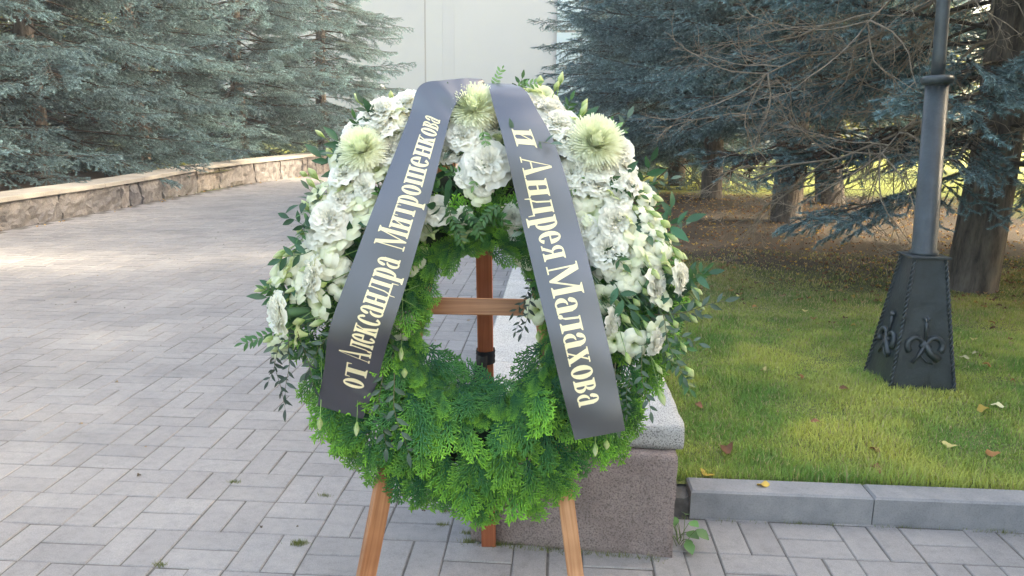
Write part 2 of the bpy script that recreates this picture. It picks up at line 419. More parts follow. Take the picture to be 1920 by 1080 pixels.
# ------------------------------------------------------------------ left wall
lw = empty('stone_wall', gp(230, 390)); tag(lw, 'long low wall of rough split stones with a flat beige cap along the left of the path', 'wall')
wp = [Vector((-7.35, 6.0, 0)), gp(0, 432), gp(230, 390), gp(403, 352), gp(610, 325), gp(760, 312)]
wp = [Vector((p.x, p.y, 0)) for p in wp]
wh = [0.42, 0.44, 0.46, 0.52, 0.60, 0.66]
seg = [0.0]
for a, b in zip(wp[:-1], wp[1:]): seg.append(seg[-1] + (b - a).length)
def wall_at(s):
    s = max(0, min(seg[-1] - 1e-3, s))
    for i in range(len(seg) - 1):
        if s <= seg[i + 1]:
            f = (s - seg[i]) / (seg[i + 1] - seg[i]); return wp[i].lerp(wp[i + 1], f), wh[i] * (1 - f) + wh[i + 1] * f
rs = random.Random(11); s = 0.0; k = 0
while s < seg[-1] - 0.3:
    L = rs.choice([0.35, 0.45, 0.8, 1.2, 1.5, 0.9]) * rs.uniform(.85, 1.15)
    a, ha = wall_at(s); b, hb = wall_at(min(seg[-1], s + L)); d = (b - a); yaw = math.atan2(d.y, d.x); ln = d.length
    h = (ha + hb) / 2
    M = Matrix.Translation(a) @ Matrix.Rotation(yaw, 4, 'Z') @ Matrix.Translation((0.006, 0, -0.03))
    nx = max(4, int(ln / 0.07))
    mb = rough_box(ln - 0.03, 0.36, h - 0.04, (min(nx, 18), 4, 7), 0.055, 7.0, k * 1.7 + 3, M, round_=.05); mb.build('stone', M_WALLSTONE, lw)
    s += L; k += 1
s = 0.0
while s < seg[-1] - 0.3:
    L = rs.uniform(1.3, 1.8)
    a, ha = wall_at(s); b, hb = wall_at(min(seg[-1], s + L)); d = (b - a); yaw = math.atan2(d.y, d.x); ln = d.length
    M = Matrix.Translation(a + Vector((0, 0, ha - 0.065))) @ Matrix.Rotation(yaw, 4, 'Z') @ Matrix.Rotation(-math.atan2(hb - ha, ln), 4, 'Y')
    mb = MB(); box(mb, 0.002, ln - 0.002, -0.05, 0.52, 0, 0.075, 0.008, M=M); mb.build('cap_slab', M_CAP, lw); s += L
# raised soil bed behind the wall
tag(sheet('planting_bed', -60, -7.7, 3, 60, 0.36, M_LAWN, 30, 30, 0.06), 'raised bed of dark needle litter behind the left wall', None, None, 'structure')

# ------------------------------------------------------------------ right wall, its granite end block in front
rw = empty('granite_parapet', (BX0, BY0, 0)); tag(rw, 'low granite parapet with a pinkish end block and speckled grey cap behind the wreath', 'wall')
BH = 0.43
W_ = BX1 - BX0
M = Matrix.Translation((BX0, BY0, -0.02))
mb = rough_box(W_, 0.62, BH - 0.03, (26, 16, 16), 0.010, 7.0, 2, M, round_=.10)
Vb = mb.v[0]; Vb[:, 1] -= BSH * np.clip((Vb[:, 0] - BX0) / W_, 0, 1) * np.clip(1 - (Vb[:, 1] - BY0) / .62, 0, 1)   # the split front is not square
mb.build('end_block', M_PINK, rw, smooth=True)
y = BY0 + 0.64; k = 0
while y < 16:
    L = rs.uniform(0.8, 1.2); M = Matrix.Translation((BX0 + 0.01, y, -0.02))
    rough_box(W_ - 0.03, L - 0.012, BH - 0.03, (10, 12, 7), 0.02, 6, 40 + k, M, round_=.05).build('stone', M_WALLSTONE, rw); y += L; k += 1
y = gp(1278, 806, BH + .03).y
capy = on_plane(940, 665, Vector((0, 0, BH + 0.07)), Vector((0, 0, 1))).y
first = capy - y
Ls = [first] + [0.95] * 14
for i, L in enumerate(Ls):
    M = Matrix.Translation((BX0 - 0.025, y, BH - 0.045))
    if i == 0: rough_box(W_ + 0.055, L - 0.004, 0.085, (30, 24, 4), 0.004, 12, 77, M, round_=.25).build('cap_slab', M_GRANCAP, rw, smooth=True)
    else:
        mb = MB(); box(mb, 0, W_ + 0.05, 0, L - 0.004, 0, 0.083, 0.006, M=M); mb.build('cap_slab', M_GRANCAP, rw)
    y += L

# ------------------------------------------------------------------ far building
def near_vertical(px, Y): return at_y(px, 100, Y).x
bd = empty('concert_hall', at_y(900, 230, 48)); BY = 48.0
tag(bd, 'tall pale panelled building with a glazed strip, closing the view beyond the path', 'building')
M_PANEL = simple('pale_facade_panel', (0.32, 0.34, 0.38), 0.9, 0, (0.4, 0.015), spec=.2)
M_PANEL2 = simple('beige_facade_panel', (0.31, 0.33, 0.375), 0.9, 0, (0.4, 0.015), spec=.2)
M_GLASSB, n_, p_ = new_mat('blue_window_glass'); p_.inputs['Base Color'].default_value = (0.30, 0.40, 0.48, 1); p_.inputs['Roughness'].default_value = 0.2
M_MULL = simple('grey_mullion', (0.2, 0.2, 0.21), 0.5)
xa, xb, xc, xd_ = near_vertical(796, BY), near_vertical(828, BY), near_vertical(850, BY), near_vertical(1037, BY)
mb = MB(); box(mb, xa - 26, xd_ + 24, BY + 0.4, BY + 20, 0, 22); mb.build('wall', M_PANEL, bd)
for (x0, x1, pr, mt) in ((xa - 3.2, xa - 0.06, 0.03, M_PANEL2), (xa + 0.03, xb, 0.03, M_PANEL), (xb + 0.006, xc, 0.028, M_PANEL2), (xc + 0.006, xd_, 0.03, M_PANEL)):
    mb = MB(); box(mb, x0, x1, BY + 0.4 - pr, BY + 0.398, 0.0, 21, 0.01); mb.build('panel', mt, bd)
mb = MB(); box(mb, xa - .055, xa + .028, BY + .375, BY + .398, 0, 21); mb.build('seam_strip', M_MULL, bd)
for i in range(7):
    for zz in range(1, 19, 2):
        fx0 = xd_ + 0.15 + i * 1.55
        mb = MB(); box(mb, fx0, fx0 + 1.5, BY + 0.3, BY + 0.396, zz + 0.03, zz + 1.97, 0.0); wn = mb.build('window', M_MULL, bd)
        mb = MB(); box(mb, fx0 + .04, fx0 + 1.46, BY + 0.27, BY + 0.298, zz + .07, zz + 1.93); mb.build('pane', M_GLASSB).parent = wn

# ------------------------------------------------------------------ spruce trees
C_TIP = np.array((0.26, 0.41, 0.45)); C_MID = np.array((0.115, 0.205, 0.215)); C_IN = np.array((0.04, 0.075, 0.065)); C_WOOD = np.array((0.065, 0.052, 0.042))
def needle_twigs(mb, P0, P1, c0, r, needles_per_m=430, nl=0.031, nw=0.0048):
    """for arrays of twigs (start, end): a slim core and needles brushed forwards"""
    P0 = np.asarray(P0); P1 = np.asarray(P1); D = P1 - P0; L = np.linalg.norm(D, axis=1); T = D / L[:, None]
    n = np.maximum(6, (L * needles_per_m).astype(int))
    idx = np.repeat(np.arange(len(P0)), n); N = len(idx)
    f = r.random(N) ** 0.85; A = r.normal(size=(N, 3)); t = T[idx]
    A -= t * (A * t).sum(1)[:, None]; A /= np.linalg.norm(A, axis=1)[:, None] + 1e-9
    A[:, 2] = np.where(A[:, 2] < -0.3, A[:, 2] * 0.4, A[:, 2])
    base = P0[idx] + D[idx] * f[:, None]
    dr = A * 0.85 + t * 0.65; dr /= np.linalg.norm(dr, axis=1)[:, None]
    S = np.cross(dr, r.normal(size=(N, 3))); S /= np.linalg.norm(S, axis=1)[:, None] + 1e-9
    ln = nl * r.uniform(0.75, 1.15, N)[:, None]
    V = np.stack([base - S * nw / 2, base + S * nw / 2, base + dr * ln], 1).reshape(-1, 3)
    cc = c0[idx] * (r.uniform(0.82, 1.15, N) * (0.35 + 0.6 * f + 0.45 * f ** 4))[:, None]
    mb.add(V, tris=np.arange(3 * N).reshape(-1, 3), col=np.repeat(cc, 3, axis=0))
    # cores: 3-sided spindles
    up = np.array([0, 0, 1.0]); a = np.cross(T, up); a /= np.linalg.norm(a, axis=1)[:, None] + 1e-9; b = np.cross(T, a)
    rad = 0.0095
    m = len(P0); VV = np.zeros((m, 5, 3)); VV[:, 0] = P0; VV[:, 4] = P1
    mid = P0 + D * 0.5
    for k in range(3):
        an = k * 2 * math.pi / 3; VV[:, 1 + k] = mid + rad * (math.cos(an) * a + math.sin(an) * b)
    F = []
    for k in range(3):
        k2 = (k + 1) % 3; F += [(0, 1 + k2, 1 + k), (4, 1 + k, 1 + k2)]
    F = np.array(F)[None] + (np.arange(m) * 5)[:, None, None]
    mb.add(VV.reshape(-1, 3), tris=F.reshape(-1, 3), col=np.repeat(c0 * 0.6, 5, axis=0))

def bough_mesh(seed, L=2.0, brown=0.0):
    r = np.random.default_rng(seed); mb = MB()
    def axis(x):
        f = x / L; return np.array([x, 0.05 * math.sin(f * 5 + seed), -0.42 * f ** 1.4 + 0.22 * f ** 4])
    xs_ = np.linspace(0, L, 12)
    tube(mb, [axis(x) for x in xs_], np.linspace(0.022, 0.004, 12), 5, C_WOOD)
    P0, P1, CC = [], [], []
    x = 0.14 * L if L < 1.5 else 0.26 * L; side = 1
    while x < L - 0.03:
        f = x / L
        b0 = axis(x); Ls = ((0.20 + 0.21 * L) * (1 - f) ** 0.75 + 0.10) * r.uniform(.7, 1.2) * (0.55 + 0.45 * min(1, f / .3))
        ang = R(r.uniform(42, 62)) * side
        lift = r.uniform(-0.45, 0.22)
        dv = np.array([math.cos(ang), math.sin(ang), lift])
        sp = []
        ns = 7
        for k in range(ns + 1):
            g = k / ns; sp.append(b0 + dv * Ls * g + np.array([0, 0, -0.22 * Ls * g * g + 0.10 * Ls * g ** 4]) + np.array([0.12 * Ls * g * g, 0, 0]))
        tube(mb, sp, np.linspace(0.007, 0.0025, ns + 1), 3, C_WOOD, cap=False)
        sp = np.array(sp)
        u = 0.10
        sd = 1
        while u < Ls:
            g = u / Ls; p = np.array([np.interp(g, np.linspace(0, 1, ns + 1), sp[:, q]) for q in range(3)])
            tl = (0.165 * (1 - g * 0.45)) * r.uniform(.7, 1.3)
            a2 = ang + sd * R(r.uniform(32, 60))
            tv = np.array([math.cos(a2), math.sin(a2), lift + r.uniform(-0.75, 0.18)]); tv /= np.linalg.norm(tv)
            P0.append(p); P1.append(p + tv * tl)
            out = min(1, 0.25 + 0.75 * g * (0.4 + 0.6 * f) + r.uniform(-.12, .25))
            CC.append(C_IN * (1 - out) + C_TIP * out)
            u += r.uniform(0.046, 0.064); sd = -sd
        for k in range(2, ns):   # the side axis itself
            P0.append(sp[k]); P1.append(sp[k + 1]); g = k / ns; CC.append(C_MID * (1 - g) + C_TIP * g)
        x += r.uniform(0.055, 0.085); side = -side
    for k in range(4, 11):
        P0.append(axis(xs_[k])); P1.append(axis(xs_[k + 1])); CC.append(C_MID * .6 + C_TIP * .4)
    CC = np.array(CC)
    if brown: 
        msk = r.random(len(CC)) < brown; CC[msk] = np.array((0.15, 0.095, 0.07)) * r.uniform(.6, 1.2, msk.sum())[:, None]
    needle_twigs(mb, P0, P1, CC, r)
    return mb.mesh('bough', M_NEEDLE)
def bare_mesh(seed, L=1.8):
    r = np.random.default_rng(seed); mb = MB()
    def grow(p, d, ln, rad, lev):
        n = 6; pts = [p]; dd = np.array(d, float)
        for k in range(n):
            dd = dd + r.normal(0, 0.16, 3) + np.array([0, 0, -0.03 if lev == 0 else 0.0]); dd /= np.linalg.norm(dd); pts.append(pts[-1] + dd * ln / n)
        c = np.array((1, 1, 1.0)) * r.uniform(.75, 1.2)
        tube(mb, pts, np.linspace(rad, rad * .3, n + 1), 4 if lev == 0 else 3, c, cap=False)
        if lev < 3:
            cnt = (16, 8, 4)[lev]
            for k in range(cnt):
                g = r.uniform(0.12, 1.0) * n; i = min(n - 1, int(g)); q = pts[i] + (pts[i + 1] - pts[i]) * (g - i)
                t = pts[i + 1] - pts[i]; t /= np.linalg.norm(t); a = r.normal(size=3) * np.array([1, 1, .45]); a -= t * np.dot(a, t); a /= np.linalg.norm(a)
                grow(q, t * .75 + a * .8, ln * r.uniform(.25, .42), max(rad * .42, 0.0016), lev + 1)
    grow(np.zeros(3), (1, 0, -0.08), L, 0.014, 0)
    return mb.mesh('bare_bough', M_TWIG)
BOUGHS = {1.1: [bough_mesh(1, 1.1), bough_mesh(2, 1.1)], 2.1: [bough_mesh(3, 2.1), bough_mesh(4, 2.1)], 3.3: [bough_mesh(5, 3.3), bough_mesh(6, 3.3), bough_mesh(7, 3.3)]}
BROWN = [bough_mesh(9, 2.1, brown=0.8)]
BARE = [bare_mesh(s) for s in (21, 22, 23)]

def spruce(x, y, z0, h, rad, seed, label, zlow=0.5, bare_z=0.0, trunk_r=0.2, group='blue spruces lining the path', lean=0.0, bare_side=None, dens=1.0, el0=-12):
    r = random.Random(seed)
    t = empty('blue_spruce', (x, y, z0)); tag(t, label, 'tree', group)
    mb = MB(); n = 12
    pts = [(x + lean * math.sin(k / n * 2) + .04 * math.sin(k * 1.7 + seed), y + .04 * math.cos(k * 1.3 + seed), z0 - 0.1 + (h + .1) * k / n) for k in range(n + 1)]
    tube(mb, [pts[0]] + [tuple(np.array(pts[0]) * .97 + np.array(pts[1]) * .03)] + pts[1:], [trunk_r * 1.3, trunk_r * 1.1] + [trunk_r * (1 - k / n) + 0.01 for k in range(1, n + 1)], 12)
    mb.build('trunk', M_BARK, t, smooth=True)
    z = zlow; az = r.random() * 6
    while z < h - 0.3:
        f = z / h
        L = rad * (1 - f) ** 0.8 * (0.88 + 0.12 * math.sin(z * 3)) + 0.15
        if z < 0.9: L *= 0.8 + .2 * z
        cnt = 7 if z < 5.5 else 6
        for k in range(cnt):
            az += 2 * math.pi / cnt + r.uniform(-.25, .25)
            LL = L * r.uniform(.78, 1.12)
            ca, sa = math.cos(az), math.sin(az)
            el = R(el0 + (14 - el0) * f + r.uniform(-11, 11))
            d = Vector((ca * math.cos(el), sa * math.cos(el), math.sin(el)))
            up = Vector((r.uniform(-.3, .3), r.uniform(-.3, .3), 1))
            px_ = np.interp(z / h * n, range(n + 1), [p[0] for p in pts]); py_ = np.interp(z / h * n, range(n + 1), [p[1] for p in pts])
            m = basis(d, up, (px_, py_, z0 + z + r.uniform(-.12, .12)), 1.0)
            key = min(BOUGHS, key=lambda q: abs(math.log(q / LL)))
            sc = LL / key; sy = 1.0 if z < 5.5 else 1.35
            m0 = m @ Matrix.Diagonal((LL / 1.9,) * 3 + (1,)); m = m @ Matrix.Diagonal((sc, sy * (0.5 + 0.5 * sc), 0.4 + 0.6 * sc, 1))
            isbare = z < bare_z or (bare_side is not None and bare_side[2] < z < bare_side[3] and abs(((az - bare_side[0] + math.pi) % (2 * math.pi)) - math.pi) < bare_side[1] and r.random() < .36)
            if isbare: obj('bare_bough', r.choice(BARE), t, m0)
            elif z < 1.9 and r.random() < .04: obj('browned_bough', BROWN[0], t, m0 @ Matrix.Scale(.9, 4))
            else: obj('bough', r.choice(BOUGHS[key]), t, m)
        z += 0.27 / dens if z < 5.5 else 0.62
    return t

T1 = gp(1835, 545, LAWN_Z); T2 = gp(1470, 415, LAWN_Z); T3 = gp(1330, 372, LAWN_Z); T4 = gp(1545, 385, LAWN_Z)
rgt = [
 (T1.x - .05, T1.y, 16, 3.4, 'blue spruce with thick bare lower trunk, just right of the lamp post', 1.25, 0, .2, (R(215), 1.6, 1.6, 3.6)),
 (T2.x, T2.y, 21, 3.6, 'blue spruce with dark bare lower trunk, nearest left of the lamp post', 1.4, 0, .22, (R(-60), .5, 1.8, 2.8)),
 (T3.x, T3.y, 21, 3.7, 'blue spruce whose thin dark trunk stands against the yellow meadow', 1.4, 0, .2, None),
 (T4.x + .3, T4.y + 0.6, 13, 3.0, 'dark leaning spruce in the second row, behind the pair of bare trunks', 2.1, 2.3, .26, None),
 (3.0, T3.y + 3.6, 21, 3.7, 'tall blue spruce just right of the pale building', 0.6, 0, .2, None),
 (2.3, T3.y + 9.2, 20, 3.7, 'farthest blue spruce on the right, at the corner of the building', 0.4, 0, .2, None),
 (T1.x + 3.6, T1.y + 2.0, 13, 2.9, 'blue spruce cut by the right edge of the picture', 1.0, 0, .2, (R(180), 1.2, 1.3, 3.5)),
 (11.0, 6.0, 15, 3.8, 'added second-row spruce far to the right, blocking sun, out of the frame', 0.6, 0, .22, None),  # unseen second row, added to block direct sun from the foreground
 (10.8, 0.8, 15, 3.8, 'added second-row spruce to the right of the camera, blocking sun, out of the frame', 0.6, 0, .22, None),
 (10.5, -4.4, 15, 3.8, 'added second-row spruce behind the camera to the right, blocking sun, out of the frame', 0.6, 0, .22, None),
 (6.6, 2.8, 14.5, 3.6, 'spruce of the right row beside the camera, out of the frame', 0.4, 0, .22, None),
 (6.4, -1.6, 13.5, 3.4, 'rearmost spruce of the right row, out of the frame', 0.4, 0, .22, None),
]
for i, (x, y, h, rd, lb, zl, bz, tr, bs) in enumerate(rgt):
    spruce(x, y, LAWN_Z, h, rd, 50 + i, lb, zl, bz, tr, bare_side=bs, el0=(3 if i in (1, 2, 3) else 1 if i == 0 else -8), dens=(1.15 if i == 0 else 1.0), lean=(-.6 if i == 3 else 0), group='blue spruces on the right lawn')
lft = [
 (-10.0, 10.9, 16, 4.0, 'nearest blue spruce on the left, its boughs sweeping low over the wall'),
 (-9.5, 14.9, 17, 3.7, 'second blue spruce along the left wall'),
 (-9.6, 18.9, 17, 3.8, 'third blue spruce along the left wall, boughs touching the cap'),
 (-8.7, 23.0, 18, 3.8, 'fourth blue spruce along the left wall'),
 (-7.6, 27.6, 18, 4.0, 'farthest blue spruce on the left, beside the pale building'),
 (-13.2, 13.0, 14, 3.2, 'back-row blue spruce behind the first two on the left'),
 (-12.6, 18.0, 14, 3.2, 'back-row blue spruce behind the third on the left'),
 (-11.4, 24.5, 13, 3.0, 'back-row blue spruce behind the fourth on the left'),
 (-10.0, 5.5, 15, 3.6, 'added blue spruce left beside the camera, for dark reflections, out of the frame'),  # this and the next: unseen trees added so the ribbons reflect something dark
 (-10.0, 0.5, 15, 3.6, 'added blue spruce left behind the camera, for dark reflections, out of the frame'),
 (-6.5, -17, 14, 3.6, 'left one of the unseen spruces added behind the camera for dark reflections'),  # last three: added out of view as dark shapes for the satin to reflect
 (-0.8, -18, 14, 3.6, 'middle one of the unseen spruces added behind the camera for dark reflections'),
 (4.8, -17, 14, 3.6, 'right one of the unseen spruces added behind the camera for dark reflections'),
]
for i, (x, y, h, rd, lb) in enumerate(lft):
    x -= .75 if y > 3 else 0
    spruce(x, y, 0.36 if y > 3 else -.03, h, rd, 80 + i, lb, 0.5, 0.0, .2, el0=-8, group='blue spruces behind the left wall')

# ------------------------------------------------------------------ autumn trees beyond the meadow
def crown_mesh(seed):
    r = np.random.default_rng(seed); n = 9000
    cl = r.normal(size=(60, 3)); cl /= np.linalg.norm(cl, axis=1)[:, None]; cl *= r.uniform(.35, 1, 60)[:, None] ** .5
    P = cl[r.integers(0, 60, n)] + r.normal(0, .13, (n, 3)); D = r.normal(size=(n, 3)); D /= np.linalg.norm(D, axis=1)[:, None]; S = np.cross(D, r.normal(size=(n, 3))); S /= np.linalg.norm(S, axis=1)[:, None]
    V = np.stack([P, P + D * .03 + S * .016, P + D * .06, P + D * .03 - S * .016], 1).reshape(-1, 3)
    f = r.random(n)[:, None]; C = np.array((.34, .30, .03)) * f + np.array((.12, .19, .03)) * (1 - f)
    mb = MB(); mb.add(V, quads=np.arange(4 * n).reshape(-1, 4), col=np.repeat(C, 4, axis=0)); return mb.mesh('crown', M_DEC)
CROWN = [crown_mesh(s) for s in (1, 2)]
for i, (x, y, rd, h, lb) in enumerate(((13.5, 17, 3.2, 8, 'yellow-green autumn tree beyond the spruces at the far right'), (17, 27, 4, 9, 'broad autumn tree on the far side of the sunny meadow'), (12.5, 36, 4, 9, 'autumn tree behind the meadow, seen between the dark trunks'),
        (21, 20, 4, 9, 'yellowing tree far right behind the bare spruce twigs'), (-17.5, 17, 3.4, 8, 'yellow-green autumn tree glimpsed behind the left spruces'), (-17, 27, 3.6, 9, 'farther autumn tree glimpsed behind the left spruces'), (7.5, 44, 4, 9, 'autumn tree beside the end of the pale building'))):
    t = empty('autumn_tree', (x, y, 0)); tag(t, lb, 'tree', 'autumn trees beyond the spruces')
    mb = MB(); tube(mb, [(x, y, 0), (x + .1, y, h * .3), (x, y + .1, h * .6)], [.2, .15, .06], 8)
    for k in range(6):
        a = k * 1.1; tube(mb, [(x + .05, y, h * .28 + k * .2), (x + rd * .4 * math.cos(a), y + rd * .4 * math.sin(a), h * .5 + k * .2)], [.07, .02], 5)
    mb.build('trunk', M_BARK, t); obj('crown', CROWN[i % 2], t, Matrix.Translation((x, y, h * .58)) @ Matrix.Rotation(i * 1.3, 4, 'Z') @ Matrix.Diagonal((rd, rd, h * .42, 1)))

# ------------------------------------------------------------------ lamp post
LPz = LAWN_Z
lb_ = gp(1738, 735, LPz)
PX, PY = lb_.x - .03, lb_.y + 0.17
lp = empty('lamp_post', (PX, PY, LPz)); tag(lp, 'black painted iron lamp post with flared square base on the lawn', 'lamp post')
BHt = at_y(1738, 487, PY - .11).z - LPz          # height of the flared base
wb, wt = 0.172, 0.080
def frust(z): f = z / BHt; return wb * (1 - f) + wt * f
mb = MB()
V = []; Q = []
nz, nu = 22, 10
for fi in range(4):
    a = fi * math.pi / 2; c, s_ = math.cos(a), math.sin(a); off = len(V)
    for iz in range(nz + 1):
        z = BHt * iz / nz; ww = frust(z)
        for iu in range(nu + 1):
            u = -ww + 2 * ww * iu / nu
            e = 0 if iu in (0, nu) else 0.0035 * noise.noise(Vector((u * 9, z * 9, fi * 7)))
            x_, y_ = u, -ww + e
            V.append((PX + c * x_ - s_ * y_, PY + s_ * x_ + c * y_, LPz - 0.05 * (iz == 0) + z))
    for iz in range(nz):
        for iu in range(nu):
            b0 = off + iz * (nu + 1) + iu; Q.append((b0, b0 + 1, b0 + nu + 2, b0 + nu + 1))
mb.add(V, quads=Q); mb.build('flared_base', M_POST, lp, smooth=False)
for sx in (-1, 1):
    for sy in (-1, 1):            # twisted bar along each corner
        mb = MB()
        for st in range(2):
            P = []
            for k in range(90):
                z = BHt * k / 89; ww = frust(z) + 0.003; ph = k * 0.9 + st * math.pi
                P.append((PX + sx * ww + .006 * math.cos(ph), PY + sy * ww + .006 * math.sin(ph), LPz + z))
            tube(mb, P, 0.0065, 5)
        mb.build('twisted_corner_bar', M_POST, lp, smooth=True)
mb = MB(); box(mb, PX - .104, PX + .104, PY - .104, PY + .104, LPz + BHt + .001, LPz + BHt + .013, 0.002); mb.build('top_plate', M_POST, lp)
# raised flower and bow ornament on the faces
def face_pt(fi, u, z, out):
    a = fi * math.pi / 2; c, s_ = math.cos(a), math.sin(a); ww = frust(z); x_, y_ = u, -(ww + out)
    return (PX + c * x_ - s_ * y_, PY + s_ * x_ + c * y_, LPz + z)
def frust(z): f = z / BHt; return wb * (1 - f) + wt * f
for fi in range(4):
    mb = MB(); zc = 0.245
    def rel(pts, r0, r1): tube(mb, [face_pt(fi, u, z, .006) for u, z in pts], np.linspace(r0 * 1.3, r1 * 1.3, len(pts)), 8)
    for sg in (-1, 1):
        arc = [(sg * (0.052 + 0.042 * math.cos(t)), zc + 0.045 * math.sin(t) + .012) for t in np.linspace(math.pi * 1.02, -0.25 * math.pi, 12)]
        rel(arc, .008, .014)
    rel([(0.0, zc + .15), (0.002, zc + .1), (0.0, zc + .03)], .010, .006)
    rel([(-.012, zc + .165), (.0, zc + .145), (.012, zc + .165)], .010, .012)
    rel([(0, zc + .02), (.03, zc - .03), (.075, zc - .062)], .012, .017)
    rel([(0, zc + .02), (-.03, zc - .04), (-.062, zc - .085)], .010, .006)
    rel([(-.02, zc - .04), (.01, zc - .075), (.045, zc - .085)], .004, .004)
    box(mb, -.026, .026, -.010, .010, -.022, .022, .004, M=Matrix.Translation(face_pt(fi, 0, zc + .012, .006)) @ Matrix.Rotation(fi * math.pi / 2, 4, 'Z') @ Matrix.Rotation(R(35), 4, 'Y'))
    mb.build('ornament', M_POST, lp, smooth=True)
tilt = -0.045; z0p = LPz + BHt + .012
ztop = at_y(1757, 150, PY).z
def lp_c(z): return (PX + tilt * (z - z0p), PY, z)
mb = MB(); tube(mb, [lp_c(z0p), lp_c(z0p + .02), lp_c(z0p + .03), lp_c(ztop - .02)], [.076, .074, .063, .058], 28); mb.build('lower_pole', M_POST, lp, smooth=True)
mb = MB(); tube(mb, [lp_c(ztop - .025), lp_c(ztop - .02), lp_c(ztop - .005), lp_c(ztop + .01), lp_c(ztop + .022), lp_c(ztop + .026)], [.060, .074, .081, .081, .072, .038], 28); mb.build('collar', M_POST, lp, smooth=True)
mb = MB(); tube(mb, [lp_c(ztop + .02), lp_c(ztop + .1), lp_c(4.2)], [.035, .034, .032], 24); mb.build('upper_pole', M_POST, lp, smooth=True)
mb = MB(); tube(mb, [lp_c(4.18), lp_c(4.25), lp_c(4.35), lp_c(4.5), lp_c(4.6)], [.05, .16, .2, .16, .04], 20); mb.build('lantern', M_WHITEGL, lp, smooth=True)
# small park lamp with an opal globe, far away on the left
gl = at_y(715, 166, 33); g_ = empty('globe_lamp', (gl.x, gl.y, 0)); tag(g_, 'white opal globe lamp on a thin post far off, left of the wreath', 'lamp post')
mb = MB(); tube(mb, [(gl.x, gl.y, 0), (gl.x, gl.y, gl.z - .12)], .04, 8); mb.build('pole', M_POST, g_)
mb = MB(); tube(mb, [(gl.x, gl.y, gl.z - .17 + .34 * k / 10) for k in range(11)], [max(.02, .17 * math.sin(math.pi * k / 10)) for k in range(11)], 14); mb.build('globe', M_WHITEGL, g_, smooth=True)

# ------------------------------------------------------------------ easel and wreath, in the leaning plane of the easel
LEAN = R(14)
P0 = Vector((-0.02, 2.02, 0.0))
P0 = gp(926, 1232) ; P0 = Vector((P0.x, P0.y, 0))
YR = Matrix.Rotation(R(YAW), 3, 'Z')
UPV = YR @ Vector((0, math.sin(LEAN), math.cos(LEAN))); NRM = YR @ Vector((0, -math.cos(LEAN), math.sin(LEAN))); RGT = YR @ Vector((1, 0, 0))
def WP(px, py, off=0.0): return on_plane(px, py, P0 + NRM * off, NRM)
WC = WP(905, 590, 0.0)
SPX = (WP(1005, 590) - WP(905, 590)).length / 100       # metres per photograph pixel on the plane
es = empty('easel', P0); tag(es, 'reddish varnished wooden easel with three legs holding the wreath', 'easel')
def beam(name, A, B, wdt, thk, face, mat, parent):
    """rectangular lath from A to B; face = direction its broad side looks"""
    A = Vector(A); B = Vector(B); L = (B - A).length; z = (B - A).normalized(); f = (face - z * face.dot(z)).normalized(); x = f.cross(z)
    M = Matrix(((x.x, f.x, z.x, A.x), (x.y, f.y, z.y, A.y), (x.z, f.z, z.z, A.z), (0, 0, 0, 1)))
    mb = MB(); c = 0.0025
    V = []
    for zz in np.linspace(0, L, 8):
        for (u, v) in ((-wdt / 2 + c, -thk / 2), (wdt / 2 - c, -thk / 2), (wdt / 2, -thk / 2 + c), (wdt / 2, thk / 2 - c), (wdt / 2 - c, thk / 2), (-wdt / 2 + c, thk / 2), (-wdt / 2, thk / 2 - c), (-wdt / 2, -thk / 2 + c)):
            V.append((u, v, zz))
    Q = []
    for i in range(7):
        for k in range(8):
            k2 = (k + 1) % 8; Q.append((i * 8 + k, i * 8 + k2, (i + 1) * 8 + k2, (i + 1) * 8 + k))
    mb.add(V, quads=Q, ngons=[list(range(8))[::-1], [56 + k for k in range(8)]])
    me = mb.mesh(name, mat); return obj(name, me, parent, M)
AP = WP(926, 236, -0.03)
def ground_on(px0, py0, px1, py1):
    a, b = WP(px0, py0, -0.02), WP(px1, py1, -0.02); t = a.z / (a.z - b.z); return a + (b - a) * t
fl = ground_on(741, 850, 690, 1080); fr = ground_on(1052, 890, 1078, 1080)
beam('leg', fl, AP + RGT * -.12, 0.052, 0.030, (NRM + RGT * .55).normalized(), M_WOOD, es)
beam('leg', fr, AP + RGT * .075, 0.047, 0.030, (NRM + RGT * -.05).normalized(), M_WOODL, es)
rf = gp(918, 1013); rf = Vector((rf.x, rf.y - .035, 0))
ra = WP(905, 470, 0); top_r = AP + NRM * -.03
beam('leg', rf, at_y(905, 330, top_r.y + .02), 0.052, 0.028, YR @ Vector((0, -1, 0.2)), M_WOODR, es)
cbL, cbR = WP(800, 573, -0.055), WP(1012, 577, -0.055)
beam('crossbar', cbL, cbR, 0.051, 0.018, NRM, M_WOOD, es).data
# black tape round the rear leg with a hanging tail
tp = rf.lerp(at_y(905, 330, top_r.y + .02), (1012 - 668) / (1012 - 330) * 0.93)
ax_ = (at_y(905, 330, top_r.y + .02) - rf).normalized()
